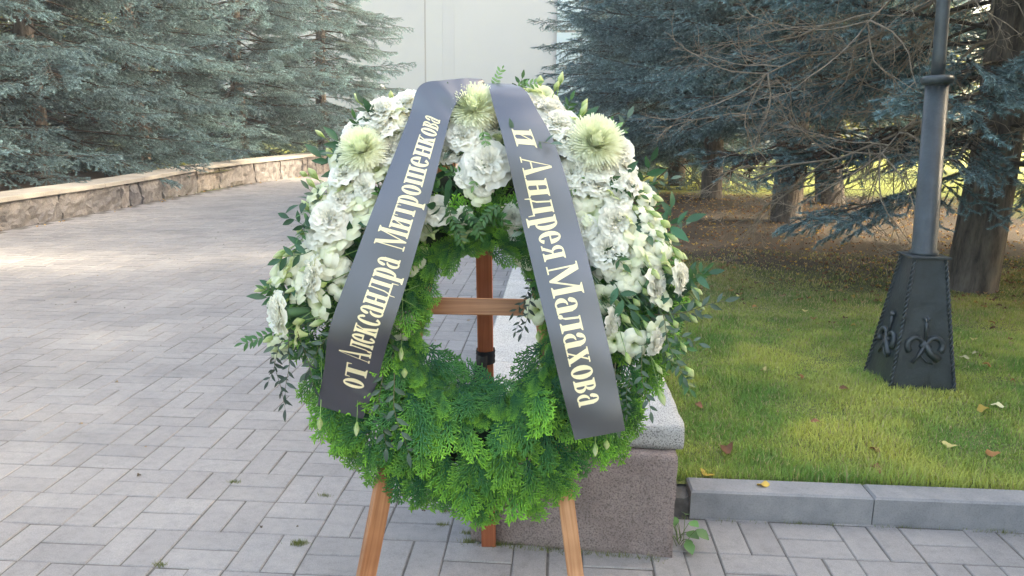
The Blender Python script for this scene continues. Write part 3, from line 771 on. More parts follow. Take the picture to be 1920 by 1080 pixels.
# find point on the leg that projects to row 668
for k in range(400):
    q_ = rf + ax_ * (k * .004)
    if proj(q_)[1] < 668: tp = q_; break
mb = MB(); Mx = basis(RGT, ax_, tp)
V = []; Q = []
for i in range(9):
    for k in range(12):
        a = k / 12 * 2 * math.pi; ux = 0.031 * max(-1, min(1, 1.25 * math.cos(a))); uy = 0.019 * max(-1, min(1, 1.25 * math.sin(a)))
        g = 1 + .06 * math.sin(i * 2.1 + k); V.append(tuple(Mx @ Vector((ux * g, uy * g, -0.024 + .006 * i + .003 * math.sin(k * 1.3)))))
for i in range(8):
    for k in range(12):
        k2 = (k + 1) % 12; Q.append((i * 12 + k, i * 12 + k2, (i + 1) * 12 + k2, (i + 1) * 12 + k))
mb.add(V, quads=Q); 
V = []; Q = []
for i in range(12):
    f = i / 11
    for k in range(5):
        u = (k / 4 - .5) * (.03 + .012 * math.sin(f * 3)); V.append(tuple(Mx @ Vector((-.008 + u - .018 * f, -.024 - .012 * math.sin(k / 4 * math.pi) - .015 * math.sin(f * 3), .012 - .12 * f))))
for i in range(11):
    for k in range(4): a = i * 5 + k; Q.append((a, a + 1, a + 6, a + 5))
mb.add(V, quads=Q); mb.build('tape', M_BLACK, es, smooth=True)

wr = empty('funeral_wreath', WP(905, 960)); tag(wr, 'large funeral wreath of bright green thuja with a crescent of white and pale green flowers', 'wreath')
M_STRAW = simple('dark_green_ring_wrap', (0.012, 0.03, 0.012), 0.9, 0, (30, 0.5))
RC, TA, TB = 216.0, 100.0, 0.06       # ring centre radius and half width in photograph pixels, thickness in metres
def ring_pt(th, phi, a=TA, b=TB, rc=RC):
    """th around the ring (0 = right, 90 deg = down in the picture), phi across the tube: 0 outer edge, 90 deg front, 180 hole side"""
    rr = (rc + a * math.cos(phi)) * SPX
    rad = RGT * math.cos(th) - UPV * math.sin(th)
    return WC + rad * rr + NRM * (b * math.sin(phi) + 0.02), rad
mb = MB(); V = []; Q = []
for i in range(48):
    for k in range(12):
        p, _ = ring_pt(i / 48 * 2 * math.pi, k / 12 * 2 * math.pi, TA * .62, TB * .6); V.append(tuple(p))
for i in range(48):
    for k in range(12):
        Q.append((i * 12 + k, i * 12 + (k + 1) % 12, ((i + 1) % 48) * 12 + (k + 1) % 12, ((i + 1) % 48) * 12 + k))
mb.add(V, quads=Q); mb.build('ring', M_STRAW, wr, smooth=True)

def in_ribbon(px, py):
    a = 817 - (py - 190) * .309; b = 965 + (py - 180) * .252
    return abs(px - a) < 66 or abs(px - b) < 66
# thuja sprigs
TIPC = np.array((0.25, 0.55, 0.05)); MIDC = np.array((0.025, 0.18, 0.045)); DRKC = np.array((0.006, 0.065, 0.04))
def seg_batch(mb, A, B, ra_, rb_, ca, cb, flat=0.5):
    """many flattened scale-leaf twiglets at once: diamond section, pointed end"""
    A = np.asarray(A); B = np.asarray(B); D = B - A; L = np.linalg.norm(D, axis=1); T = D / L[:, None]
    up = np.array([0, 0, 1.0]); S = np.cross(T, up); S /= np.linalg.norm(S, axis=1)[:, None] + 1e-9; U = np.cross(S, T)
    ra_ = np.asarray(ra_)[:, None]; rb_ = np.asarray(rb_)[:, None]; m = len(A)
    M1 = A + D * 0.75
    V = np.zeros((m, 9, 3))
    for k, (s_, u_) in enumerate(((1, 0), (0, flat), (-1, 0), (0, -flat))):
        V[:, k] = A + S * s_ * ra_ + U * u_ * ra_; V[:, 4 + k] = M1 + S * s_ * rb_ + U * u_ * rb_
    V[:, 8] = B
    C = np.zeros((m, 9, 3)); C[:, :4] = np.asarray(ca)[:, None]; C[:, 4:8] = (np.asarray(ca) * .35 + np.asarray(cb) * .65)[:, None]; C[:, 8] = cb
    q = []; t = []
    for k in range(4): k2 = (k + 1) % 4; q.append((k, k2, 4 + k2, 4 + k)); t.append((4 + k, 4 + k2, 8))
    off = (np.arange(m) * 9)[:, None, None]
    mb.add(V.reshape(-1, 3), tris=(np.array(t)[None] + off).reshape(-1, 3), quads=(np.array(q)[None] + off).reshape(-1, 4), col=C.reshape(-1, 3))
def thuja_mesh(seed, L=0.15, bright=1.0):
    r = np.random.default_rng(seed); mb = MB(); A, B, RA, RB, CA, CB = [], [], [], [], [], []
    curl = r.uniform(-.3, .3)
    def seg(a, b, ra, rb, ca, cb): A.append(a); B.append(b); RA.append(ra); RB.append(rb); CA.append(ca); CB.append(cb)
    def pos(f): return np.array([L * f, curl * .12 * L * f * f * 3, -0.10 * L * f * f])
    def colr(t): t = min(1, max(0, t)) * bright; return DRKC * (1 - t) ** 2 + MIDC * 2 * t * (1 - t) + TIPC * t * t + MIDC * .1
    n = 13; prev = pos(0)
    for k in range(1, n + 1):
        p = pos(k / n); seg(prev, p, .0022 * (1 - k / n * .5), .0018 * (1 - k / n * .5), colr(k / n - .2), colr(k / n)); prev = p
    sd = 1
    for k in range(1, int(n * 1.3)):
        f = k / (n * 1.3) ; b = pos(f); sd = -sd
        L1 = L * 0.50 * (1 - f) ** .7 * min(1, .45 + f * 2.2) * r.uniform(.8, 1.2) + .008
        a1 = sd * R(r.uniform(34, 50)) + curl * f; nn = max(2, int(L1 / .0125)); pv = b; ps = [b]
        for i in range(nn):
            g = (i + 1) / nn; aa = a1 * (1 - .28 * g)
            pv2 = pv + np.array([math.cos(aa), math.sin(aa), -.25 * g + .1 * r.normal()]) * L1 / nn
            t = f * .45 + g * .6
            seg(pv, pv2, .0026, .0021, colr(t - .15), colr(t)); pv = pv2; ps.append(pv)
        s2 = 1
        for i in range(1, nn + 1):
            for s2 in (1, -1):
                if r.random() < .16: continue
                g = i / nn; a2 = a1 * (1 - .28 * g) + s2 * R(r.uniform(28, 45)); l2 = (0.024 * (1 - g * .5)) * r.uniform(.7, 1.3)
                d2 = np.array([math.cos(a2), math.sin(a2), r.uniform(-.35, .15)]); q0 = ps[i - 1] * .5 + ps[i] * .5; q1 = q0 + d2 * l2
                t = f * .4 + g * .45 + .25; seg(q0, q1, .0024, .0020, colr(t - .2), colr(t + .25))
    seg_batch(mb, A, B, RA, RB, CA, CB); TH_A.append(mb.arrays()); return mb.mesh('thuja_sprig', M_THUJA)
TH_A = []
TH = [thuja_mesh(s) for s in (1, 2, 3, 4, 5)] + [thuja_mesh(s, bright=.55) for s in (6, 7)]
rt = random.Random(3)
def put_thuja(th, phi, sc, parent=wr, dark=False, only_mb=None):
    p, rad = ring_pt(th, phi, TA * .9, TB * .9)
    sn = rad * math.cos(phi) + NRM * math.sin(phi)
    tang = (RGT * -math.sin(th) - UPV * math.cos(th))
    if tang.dot(UPV) > 0: tang = -tang
    c_ = math.cos(phi)
    if phi < R(150): d = (rad * math.sin(phi) - NRM * c_) * .85 + rad * max(0, c_) * .7 + tang * .5 * (1 if rt.random() < .8 else -1) + NRM * 0.12 - UPV * .15
    else: d = -rad * .35 + tang * .9 * (1 if abs(math.cos(th)) > .45 else rt.choice((-1, 1))) + NRM * .1
    d += Vector((rt.gauss(0, .34), rt.gauss(0, .15), rt.gauss(0, .34))); p = p + sn * rt.uniform(.0, .03) * (1 if phi < R(120) else .2) + NRM * .012
    q_ = proj(p)
    if in_ribbon(q_[0], q_[1]): p = p - NRM * .04
    for _ in range(8):       # keep the hole of the wreath open
        q_ = proj(p + d.normalized() * .15 * sc)
        if ((q_[0] - 912) / 92) ** 2 + ((q_[1] - 593) / 106) ** 2 > 1: break
        d += rad * .4
    zz = sn * .6 + NRM * .9 + Vector((rt.gauss(0, .25), rt.gauss(0, .2), rt.gauss(0, .25)))
    if abs(math.degrees(math.atan2(-1, 0))) and rt.random() < .02: pass
    m = basis(d, zz, p, sc)
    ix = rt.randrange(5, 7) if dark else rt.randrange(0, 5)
    if only_mb is None: obj('thuja_sprig', TH[ix], parent, m)
    else:
        A = np.array(m); v, t, q, c = TH_A[ix]; only_mb.add(v @ A[:3, :3].T + A[:3, 3], tris=t, quads=q, col=c)
# layers: under (dark, short), hole side, face, outer
cnt = 0; inner_mb = MB()
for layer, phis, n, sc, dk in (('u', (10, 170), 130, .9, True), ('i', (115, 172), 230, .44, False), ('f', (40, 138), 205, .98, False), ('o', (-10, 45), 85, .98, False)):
    for i in range(n):
        th = 2 * math.pi * (i + rt.random()) / n; phi = R(rt.uniform(*phis))
        if layer == 'i' and math.sin(th) > .35: phi = min(phi, R(rt.uniform(118, 140)))
        deg = math.degrees(th) % 360
        if layer in 'fou' and 200 < deg < 340 and not (layer == 'f' and phi > R(105)): continue
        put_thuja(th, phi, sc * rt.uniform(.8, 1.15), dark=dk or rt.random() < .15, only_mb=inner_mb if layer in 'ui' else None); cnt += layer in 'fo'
for i in range(34):      # fuller over the top of the hole
    put_thuja(R(190 + 160 * (i + rt.random()) / 34), R(rt.uniform(145, 175)), rt.uniform(.5, .7), dark=rt.random() < .4, only_mb=inner_mb)
for i in range(130):     # rim of the hole, laid along the ring
    th = 2 * math.pi * (i + rt.random()) / 130; p, rad = ring_pt(th, R(rt.uniform(140, 172)), TA * .9, TB * .9)
    d = (RGT * -math.sin(th) - UPV * math.cos(th)) * rt.choice((-1, 1)) + rad * rt.uniform(.05, .5) + NRM * .1
    A = np.array(basis(d, NRM * .8 - rad * .4 + RGT * rt.gauss(0, .2), p, rt.uniform(.42, .6))); v, t, q, c = TH_A[rt.randrange(7)]
    inner_mb.add(v @ A[:3, :3].T + A[:3, 3], tris=t, quads=q, col=c)
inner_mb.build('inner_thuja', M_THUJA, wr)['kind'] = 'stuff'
# a longer drop of sprigs below the ring
for (px, py, s_) in ((840, 865, 1.0), (960, 885, 1.25), (905, 880, 1.0), (790, 850, 1.0), (1010, 850, 1.0), (870, 900, .8), (940, 870, 1.0), (1100, 800, 1.05), (1130, 790, 1.0), (660, 790, 1.0), (640, 770, 1.0), (690, 800, .9), (730, 820, 1.0), (1060, 830, 1.0)):
    p = WP(px, py - 30, .04); d = -UPV + RGT * ((px - 905) / 500 + rt.gauss(0, .12)) + NRM * .1
    obj('thuja_sprig', TH[rt.randrange(5)], wr, basis(d, NRM + RGT * rt.gauss(0, .3), p, s_)); cnt += 1
print('thuja sprigs', cnt)

# ---- leaves
def leaf_geo(mb, p, d, nrm, L, W, col, fold=.25, bend=.2, seg=4):
    d = np.array(Vector(d).normalized()); nn = np.array(nrm); nn = nn - d * nn.dot(d); nn /= np.linalg.norm(nn); s = np.cross(nn, d); V = []; Q = []
    for i in range(seg + 1):
        f = i / seg; w_ = W * math.sin(math.pi * min(.985, max(.03, f)) ** .85) ; c = np.array(p) + d * L * f - nn * bend * L * f * f
        V += [tuple(c - s * w_ / 2 + nn * fold * w_ / 2), tuple(c), tuple(c + s * w_ / 2 + nn * fold * w_ / 2)]
    for i in range(seg):
        a = i * 3; Q += [(a, a + 3, a + 4, a + 1), (a + 1, a + 4, a + 5, a + 2)]
    mb.add(V, quads=Q, col=col)
def leaf_sprig(seed, L, n, ll, lw, c, cs, pair=False, bend=.15, name='leaf_sprig'):
    r = np.random.default_rng(seed); mb = MB()
    pts = [np.array([L * k / 8, .03 * L * math.sin(k * .8 + seed), -bend * L * (k / 8) ** 2]) for k in range(9)]
    tube(mb, pts, np.linspace(.0016, .0007, 9), 4, cs, cap=False)
    for k in range(n):
        f = (k + 1) / n; p = np.array([np.interp(f * 8, range(9), [q[j] for q in pts]) for j in range(3)])
        for sd in ((1, -1) if pair else ((1,) if k % 2 else (-1,))):
            a = sd * R(r.uniform(40, 65)) if f < .99 else 0
            d = (math.cos(a), math.sin(a), r.uniform(-.3, .35)); s_ = r.uniform(.75, 1.15)
            leaf_geo(mb, p, d, (r.uniform(-.3, .3), r.uniform(-.3, .3), 1), ll * s_, lw * s_, np.array(c) * r.uniform(.75, 1.25), fold=r.uniform(.1, .4))
            if f >= .99: break
    return mb.mesh(name, M_LEAF)
PIS = [leaf_sprig(s, .13, 9, .030, .012, (.045, .14, .035), (.09, .16, .05), True) for s in (1, 2, 3)]
PISL = [leaf_sprig(s, .11, 6, .030, .0125, (.14, .27, .10), (.2, .3, .1), True) for s in (4, 5)]
BIG = [leaf_sprig(s, .10, 5, .055, .022, (.035, .115, .055), (.07, .15, .06)) for s in (6, 7)]
EUC = [leaf_sprig(s, .20, 11, .036, .014, (.10, .16, .115), (.16, .17, .08), False, .25) for s in (8, 9)]
EUCD = [leaf_sprig(s, .19, 10, .038, .0125, (.035, .06, .045), (.09, .08, .04), False, .2) for s in (10, 11)]

def crescent_off(px, py):
    r_ = math.hypot(px - 905, py - 590); t = (r_ - 300) / 150
    return 0.055 + 0.105 * math.sqrt(max(0, 1 - t * t)) - (.03 if in_ribbon(px, py) else 0)
def outward(px, py, tilt=1.0):
    v = Vector((px - 905, 0, py - 590)); r_ = math.hypot(px - 905, py - 590); t = (r_ - 290) / 150
    rad = RGT * ((px - 905) / r_) - UPV * ((py - 590) / r_)
    return (NRM + rad * t * 1.0 * tilt + UPV * .25).normalized(), rad
rf_ = random.Random(8)
# leafy bed of the flower crescent
for i in range(185):
    deg = rf_.uniform(172, 372); rr = rf_.uniform(170, 375)
    px = 905 + rr * math.cos(R(deg)); py = 590 + rr * math.sin(R(deg))
    n, rad = outward(px, py); low = abs(((deg - 270)))
    d = rad * rf_.uniform(.2, 1.0) + NRM * .35 + RGT * rf_.gauss(0, .5) + UPV * rf_.gauss(-.1, .5)
    inner = rr < 260
    src = rf_.choice(PIS + BIG + (PIS if inner else EUC + BIG))
    obj('leaf_sprig', src, wr, basis(d, n, WP(px, py, crescent_off(px, py) - rf_.uniform(.02, .05)), rf_.uniform(.75, 1.1)))
for (px, py, dx, dy, s_, K) in ((925, 165, .4, -1, .5, PISL), (965, 165, .9, -.25, .55, PISL), (1095, 235, 1, .1, .85, PISL), (1130, 330, 1, .5, .8, PIS),
      (905, 240, .2, 1, .6, PISL), (905, 300, -.3, 1, .6, PISL), (830, 330, -.7, .5, .8, PIS), (870, 380, .4, .8, .7, PIS), (940, 380, -.6, .6, .7, PIS), (840, 380, .3, .9, .8, PIS), (1095, 320, -.6, 1, .6, PISL),
      (1000, 550, -.3, 1, .55, EUCD), (1005, 520, -.5, 1, .55, EUCD), (985, 560, -.2, 1, .45, EUCD), (545, 630, -.1, 1, .75, EUCD), (560, 620, .25, 1, .75, EUCD), (515, 660, .1, 1, .75, EUCD), (530, 640, -.4, 1, .55, EUCD),
      (1240, 590, .3, 1, .8, EUC), (1200, 650, .1, 1, .8, EUC), (1180, 700, -.1, 1, .5, EUC), (1150, 680, .1, 1, .8, EUC), (715, 690, .0, 1, 1.0, EUC), (735, 700, .12, 1, 1.0, EUC), (700, 640, -.1, 1, .8, EUC), (640, 600, -.6, .9, .8, EUC), (720, 560, .1, 1, .8, EUC),
      (590, 430, -1, -.4, .7, BIG), (585, 470, -1, .3, .8, BIG), (1150, 530, .5, .8, .8, BIG), (1080, 560, .5, .9, .8, BIG)):
    off = max(.09, crescent_off(px, py)) + .03
    obj('leaf_sprig', rf_.choice(K), wr, basis(RGT * dx - UPV * dy + NRM * .08, NRM + RGT * rf_.gauss(0, .25), WP(px, py, off), s_ * 1.1))

# ---- flowers
def chrys_mesh(seed, Rr=.068):
    r = np.random.default_rng(seed); mb = MB(); n = 900
    for i in range(n):
        f = (i + .5) / n; ct = 1 - f * 1.25; th = math.acos(max(-1, ct)); az = i * 2.399963
        ln = Rr * (0.80 + .20 * min(1, f * 1.6)) * r.uniform(.9, 1.1)
        d = np.array([math.sin(th) * math.cos(az), math.sin(th) * math.sin(az), math.cos(th)])
        s = np.array([-math.sin(az), math.cos(az), 0]); V = []; seg = 4; inn = np.array([math.sin(th * .5) * math.cos(az), math.sin(th * .5) * math.sin(az), math.cos(th * .5)])
        tw = r.normal(0, .25)
        for k in range(seg + 1):
            g = k / seg; c = d * ln * g * .92 + inn * ln * .22 * math.sin(g * math.pi) + np.array([0, 0, .10 * ln * g])
            if g > .7: c = c + (np.array([0, 0, 1]) * .10 * ln * (g - .7) / .3)
            w_ = .0052 * (.55 + .45 * g) * (1.0 if g < .95 else .45); s2 = s * math.cos(tw) + np.cross(d, s) * math.sin(tw)
            V += [c - s2 * w_ / 2, c + s2 * w_ / 2]
        t = 1 - f; col0 = np.array((.87, .92, .68)); col1 = np.array((.87, .91, .70)) * t + np.array((.92, .92, .83)) * (1 - t)
        cc = np.array([col0 * (1 - (k // 2) / seg) + col1 * ((k // 2) / seg) for k in range(2 * (seg + 1))])
        mb.add(V, quads=[(2 * k, 2 * k + 1, 2 * k + 3, 2 * k + 2) for k in range(seg)], col=cc)
    return mb.mesh('chrysanthemum', M_PETAL)
def carn_mesh(seed, Rr=.035, petals=32):
    r = np.random.default_rng(seed); mb = MB()
    for i in range(petals):
        f = (i + .5) / petals; az = i * 2.399963 + r.normal(0, .2); th = .15 + 1.25 * f ** .8
        L = Rr * (.72 + .35 * f) * r.uniform(.88, 1.1); nu, nv = 10, 3; V = []; C = []
        W = R(104) * r.uniform(.8, 1.15)
        for v in range(nv + 1):
            g = v / nv
            for u in range(nu + 1):
                a = (u / nu - .5) * W * (0.5 + g * .6); ruff = .075 * g ** 2 * math.sin(u * 1.7 + i) + (.07 * (u % 2 - .5) if v == nv else 0)
                tt = th * (.45 + .55 * g) + ruff
                rr = L * g * (1 + (.035 * (u % 2) if v == nv else 0) + .02 * r.normal())
                V.append((rr * math.sin(tt) * math.cos(az + a), rr * math.sin(tt) * math.sin(az + a), rr * math.cos(tt) - .006))
                C.append(np.array((.80, .84, .62)) * (1 - g) ** 2 + np.array((.95, .945, .89)) * (1 - (1 - g) ** 2))
        Q = [(v * (nu + 1) + u, v * (nu + 1) + u + 1, (v + 1) * (nu + 1) + u + 1, (v + 1) * (nu + 1) + u) for v in range(nv) for u in range(nu)]
        mb.add(V, quads=Q, col=np.array(C))
    return mb.mesh('carnation', M_PETAL)
def lis_mesh(seed, Rr=.030, open_=1.0, green=.3):
    r = np.random.default_rng(seed); mb = MB()
    for ring_, cnt in ((0, 3), (1, 4), (2, 5)):
        for i in range(cnt):
            az = i * 2 * math.pi / cnt + ring_ * .6 + r.normal(0, .15); th1 = (.35, .7, 1.05)[ring_] * open_
            L = Rr * (.95, 1.15, 1.3)[ring_]; nu, nv = 6, 5; V = []; C = []
            for v in range(nv + 1):
                g = v / nv; tt = .25 + (th1 - .1) * g ** 1.5 + (.35 * g ** 4 * open_)
                for u in range(nu + 1):
                    a = (u / nu - .5) * R(105) * (0.55 + .45 * g) / (1 + .35 * ring_ * g); wav = .10 * g ** 2 * math.sin(u * 1.9 + i * 2)
                    rr = L * g * (1 - .22 * (abs(u / nu - .5) * 2) ** 2 * g)
                    rad_ = rr * math.sin(tt + wav) + .004; V.append((rad_ * math.cos(az + a), rad_ * math.sin(az + a), rr * math.cos(tt) * 1.15 - .02))
                    c1 = np.array((.93, .93, .80)); c1 = c1 * (1 - green) + np.array((.60, .72, .30)) * green
                    C.append(np.array((.55, .68, .28)) * (1 - g) ** 2 + c1 * (1 - (1 - g) ** 2))
            Q = [(v * (nu + 1) + u, v * (nu + 1) + u + 1, (v + 1) * (nu + 1) + u + 1, (v + 1) * (nu + 1) + u) for v in range(nv) for u in range(nu)]
            mb.add(V, quads=Q, col=np.array(C))
    return mb.mesh('lisianthus', M_PETAL)
def bud_mesh(seed, L=.036, W=.0075, tip=(.70, .74, .42), base=(.30, .46, .12)):
    r = np.random.default_rng(seed); mb = MB(); n = 9; V = []; Q = []; C = []; sd = 8
    for k in range(n + 1):
        f = k / n; w_ = W * math.sin(math.pi * (.08 + .88 * f) ** 1.15) * (1.1 if f < .6 else 1)
        for j in range(sd):
            a = j / sd * 2 * math.pi + f * 1.6; w2 = w_ * (1 + .22 * (j % 2) * f); V.append((w2 * math.cos(a), w2 * math.sin(a), L * f)); C.append(np.array(base) * (1 - f) + np.array(tip) * f)
    for k in range(n):
        for j in range(sd): Q.append((k * sd + j, k * sd + (j + 1) % sd, (k + 1) * sd + (j + 1) % sd, (k + 1) * sd + j))
    mb.add(V, quads=Q, ngons=[list(range(sd))[::-1], [n * sd + j for j in range(sd)]], col=np.array(C))
    for j in range(5):   # thin sepals
        a = j * 2 * math.pi / 5; d = (math.cos(a) * .42, math.sin(a) * .42, 1); leaf_geo(mb, (0, 0, -.001), d, (math.cos(a), math.sin(a), .0), L * .62, .0028, (.16, .32, .08), bend=-.05, seg=3)
    return mb.mesh('bud', M_PETAL)
def calyx_mesh(L=.026, W=.0075, name='calyx'):
    mb = MB(); tube(mb, [(0, 0, -.006), (0, 0, -.012), (0, 0, -.022), (0, 0, -.036), (0, 0, -.044)], [W * 1.25, W * 1.05, W, W * .75, W * .3], 8, (.13, .27, .13)); return mb.mesh(name, M_LEAF, True)
CHR = [chrys_mesh(s) for s in (1, 2)]; CAR = [carn_mesh(s) for s in (1, 2, 3, 4)]
LIS = [lis_mesh(1, open_=1.0, green=.04), lis_mesh(2, open_=.75, green=.25), lis_mesh(3, open_=1.2, green=.0), lis_mesh(4, open_=.55, green=.6)]
BUD = [bud_mesh(1), bud_mesh(2, .030, .0085), bud_mesh(3, .042, .007, (.74, .79, .5))]
CAL = calyx_mesh()
fcount = [0]
def flower(me, name, px, py, r_px, rbase, face, off=None, spin=None, cal=False):
    off = crescent_off(px, py) if off is None else off
    s_ = r_px * SPX / rbase * .97
    m = zbasis(face, WP(px, py, off), s_, rf_.random() * 6 if spin is None else spin)
    o = obj(name, me, wr, m)
    if cal:
        c = bpy.data.objects.new('calyx', CAL); COL.objects.link(c); c.parent = o
    fcount[0] += 1; return o
stems = MB()
def stem(px, py, off, ln=130, r_=.0015, bx=905, by=420, col=(.20, .33, .14)):
    if abs(px - 905) < 150 and py > 400: return
    d = Vector((bx - px, by - py)); d.normalize(); A = WP(px, py, off - .006); q = (px + d.x * ln * .5 + rf_.gauss(0, 5), py + d.y * ln * .5 + rf_.gauss(0, 5)); e = (px + d.x * ln, py + d.y * ln)
    B = WP(q[0], q[1], off * .9); E = WP(e[0], e[1], max(.02, off - .05)); P = []
    for k in range(9):
        t = k / 8; P.append(tuple(A * (1 - t) ** 2 + B * 2 * t * (1 - t) + E * t * t))
    mb = MB(); tube(mb, P, r_, 5, np.array(col) * rf_.uniform(.8, 1.2), cap=False)
    mb.build('stem', M_LEAF, wr, smooth=True)
# big chrysanthemums
for (px, py, r_) in ((888, 212, 56), (684, 288, 50), (1112, 278, 60)):
    n, rad = outward(px, py); flower(CHR[fcount[0] % 2], 'chrysanthemum', px, py, r_, .068, (n + NRM * .4), crescent_off(px, py) + (-.02 if px == 888 else .008))
carn = [(717,212,32),(763,197,32),(672,245,26),(713,247,28),(728,290,32),(647,327,28),(683,350,24),(620,412,34),(597,440,24),(845,287,24),(870,255,30),(893,318,28),(915,308,38),(870,337,18),(820,397,25),(870,403,16),
 (963,405,24),(967,428,22),(997,197,26),(1030,210,34),(1046,235,34),(1066,262,32),(1087,292,28),(1057,292,26),(1072,325,28),(1120,350,27),(1153,283,30),(1170,312,24),(1157,335,26),(1157,373,25),(1080,387,28),(1152,416,34),
 (1138,470,36),(1100,460,28),(1097,428,24),(593,519,38),(530,588,38),(1224,533,32),(1270,520,30),(1143,603,24),(1224,640,24),(1140,300,28),(1095,345,24),(640,375,24),(700,222,26),(745,250,30),(690,400,26),(1125,320,24),(1010,235,30),(760,230,28),(1180,345,22),(930,240,24),(905,350,18),(1110,500,26)]
for (px, py, r_) in carn:
    n, rad = outward(px, py); r0 = math.hypot(px - 905, py - 590)
    side = px in (593, 530, 1224, 1270, 1143)
    f = n + Vector((rf_.gauss(0, .18), rf_.gauss(0, .12), rf_.gauss(0, .18)))
    if side or r0 > 330 and py > 480: f = rad * .9 + NRM * .5 + UPV * -.15
    flower(rf_.choice(CAR), 'carnation', px, py, r_ * 1.12, .035, f, crescent_off(px, py) + .012 + rf_.uniform(-.01, .01), cal=True)
    if py > 380: stem(px, py, crescent_off(px, py), 150)
lis = [(632,283,28,0),(657,367,27,1),(653,417,30,1),(683,397,26,1),(593,476,24,1),(600,484,28,0),(519,512,24,1),(596,571,26,1),(561,626,24,3),(519,655,20,1),(868,440,26,3),(779,493,24,1),(761,616,26,0),(1190,432,28,1),(1213,461,28,1),
 (1210,468,22,2),(1176,503,24,0),(1132,562,24,1),(1236,619,22,1),(1191,650,24,0),(1006,584,24,1),(984,478,22,0),(1000,175,22,3),(1023,175,26,1),(743,214,24,3),(1080,230,24,3),(897,360,22,1),(790,432,18,1),(810,440,16,3),(640,430,24,1),
 (1110,400,24,1),(1170,400,20,1),(655,340,22,1),(720,330,22,3),(560,545,22,1),(545,500,22,3),(1150,640,20,1),(1245,560,20,1),(625,455,24,1),(675,375,22,1)]
for i in range(110):
    dg = rf_.uniform(188, 352); rr = rf_.uniform(255, 385) if not 235 < dg < 305 else rf_.uniform(300, 400)
    lis.append((905 + rr * math.cos(R(dg)), 575 + rr * math.sin(R(dg)), rf_.uniform(17, 24), rf_.choice((0, 0, 2, 2, 1, 3))))
for (px, py, r_, k) in lis:
    n, rad = outward(px, py); f = n * .9 + rad * rf_.uniform(.0, .5) + Vector((rf_.gauss(0, .15), 0, rf_.gauss(0, .15)))
    if py > 560: f = f - UPV * .5
    if k == 3: f = rad + UPV * .2 + NRM * .2
    flower(LIS[k], 'lisianthus', px, py, r_ * 1.03, .033, f, crescent_off(px, py) + .012, cal=False)
    if r_ > 20 and rf_.random() < .7: stem(px, py, crescent_off(px, py), 120)
buds = [(678,197),(607,258),(595,337),(610,377),(575,330),(590,352),(540,467),(550,470),(530,480),(505,537),(515,630),(543,616),(536,651),(530,558),(561,538),(545,560),(635,503),(738,655),(760,690),(1042,172),(1050,162),(1093,207),(1087,222),
 (1197,383),(1215,395),(1240,413),(1250,437),(1258,462),(1262,480),(1302,562),(1290,590),(1165,588),(1191,614),(1228,681),(1287,688),(1235,729),(1205,540),(1185,560),(1225,430),(1230,450),(1270,470),(1245,500),(1265,600),(1275,640),(1175,660),(1205,600),(1180,620),
 (800,460),(805,478),(650,300),(625,300),(700,300),(585,400),(570,440),(585,500),(615,530),(570,600),(610,600),(520,600),(548,640),(752,650),(1180,385),(1205,410),(1090,365),(980,445),(1215,365),(1190,365),(690,275),(1010,162),(755,205),(735,190),(520,525),(540,520),(556,508),(1160,440),(1190,470),(1215,500),(1150,560),(1300,540),(1250,660),(1010,620),(1025,650),(602,782),(668,790),(1115,830),(1135,825)]
for (px, py) in buds:
    n, rad = outward(px, py); px += rf_.uniform(-3, 3)
    f = rad * 1.0 + NRM * .25 + Vector((rf_.gauss(0, .2), rf_.gauss(0, .1), rf_.gauss(0, .2)))
    if px > 1130 and py > 360: f = RGT * .75 - UPV * (.5 + (py - 360) / 500) + NRM * .15 + Vector((rf_.gauss(0, .12), 0, rf_.gauss(0, .12)))
    if px < 620 and py > 450: f = -RGT * .9 - UPV * .45 + NRM * .15 + Vector((rf_.gauss(0, .15), 0, rf_.gauss(0, .15)))
    if py > 600 and 700 < px < 1060 or py > 760: f = -UPV + NRM * .1
    off = crescent_off(px, py) + rf_.uniform(.0, .03)
    m = zbasis(f, WP(px, py, off), rf_.uniform(.8, 1.15)); obj('bud', rf_.choice(BUD), wr, m)
    v = Vector((f.dot(RGT), -f.dot(UPV))); v.normalize()
    stem(px, py, off + .004, rf_.uniform(90, 190), .0012, px - v.x * 100, py - v.y * 100, (.22, .37, .12))
# bare stems laid over the right shoulder
for i in range(26):
    px = rf_.uniform(1130, 1240); py = rf_.uniform(440, 640); stem(px, py, crescent_off(px, py) + .015, rf_.uniform(110, 200), rf_.choice((.0014, .0022)), px - 90, py - 110, (.13, .25, .13))

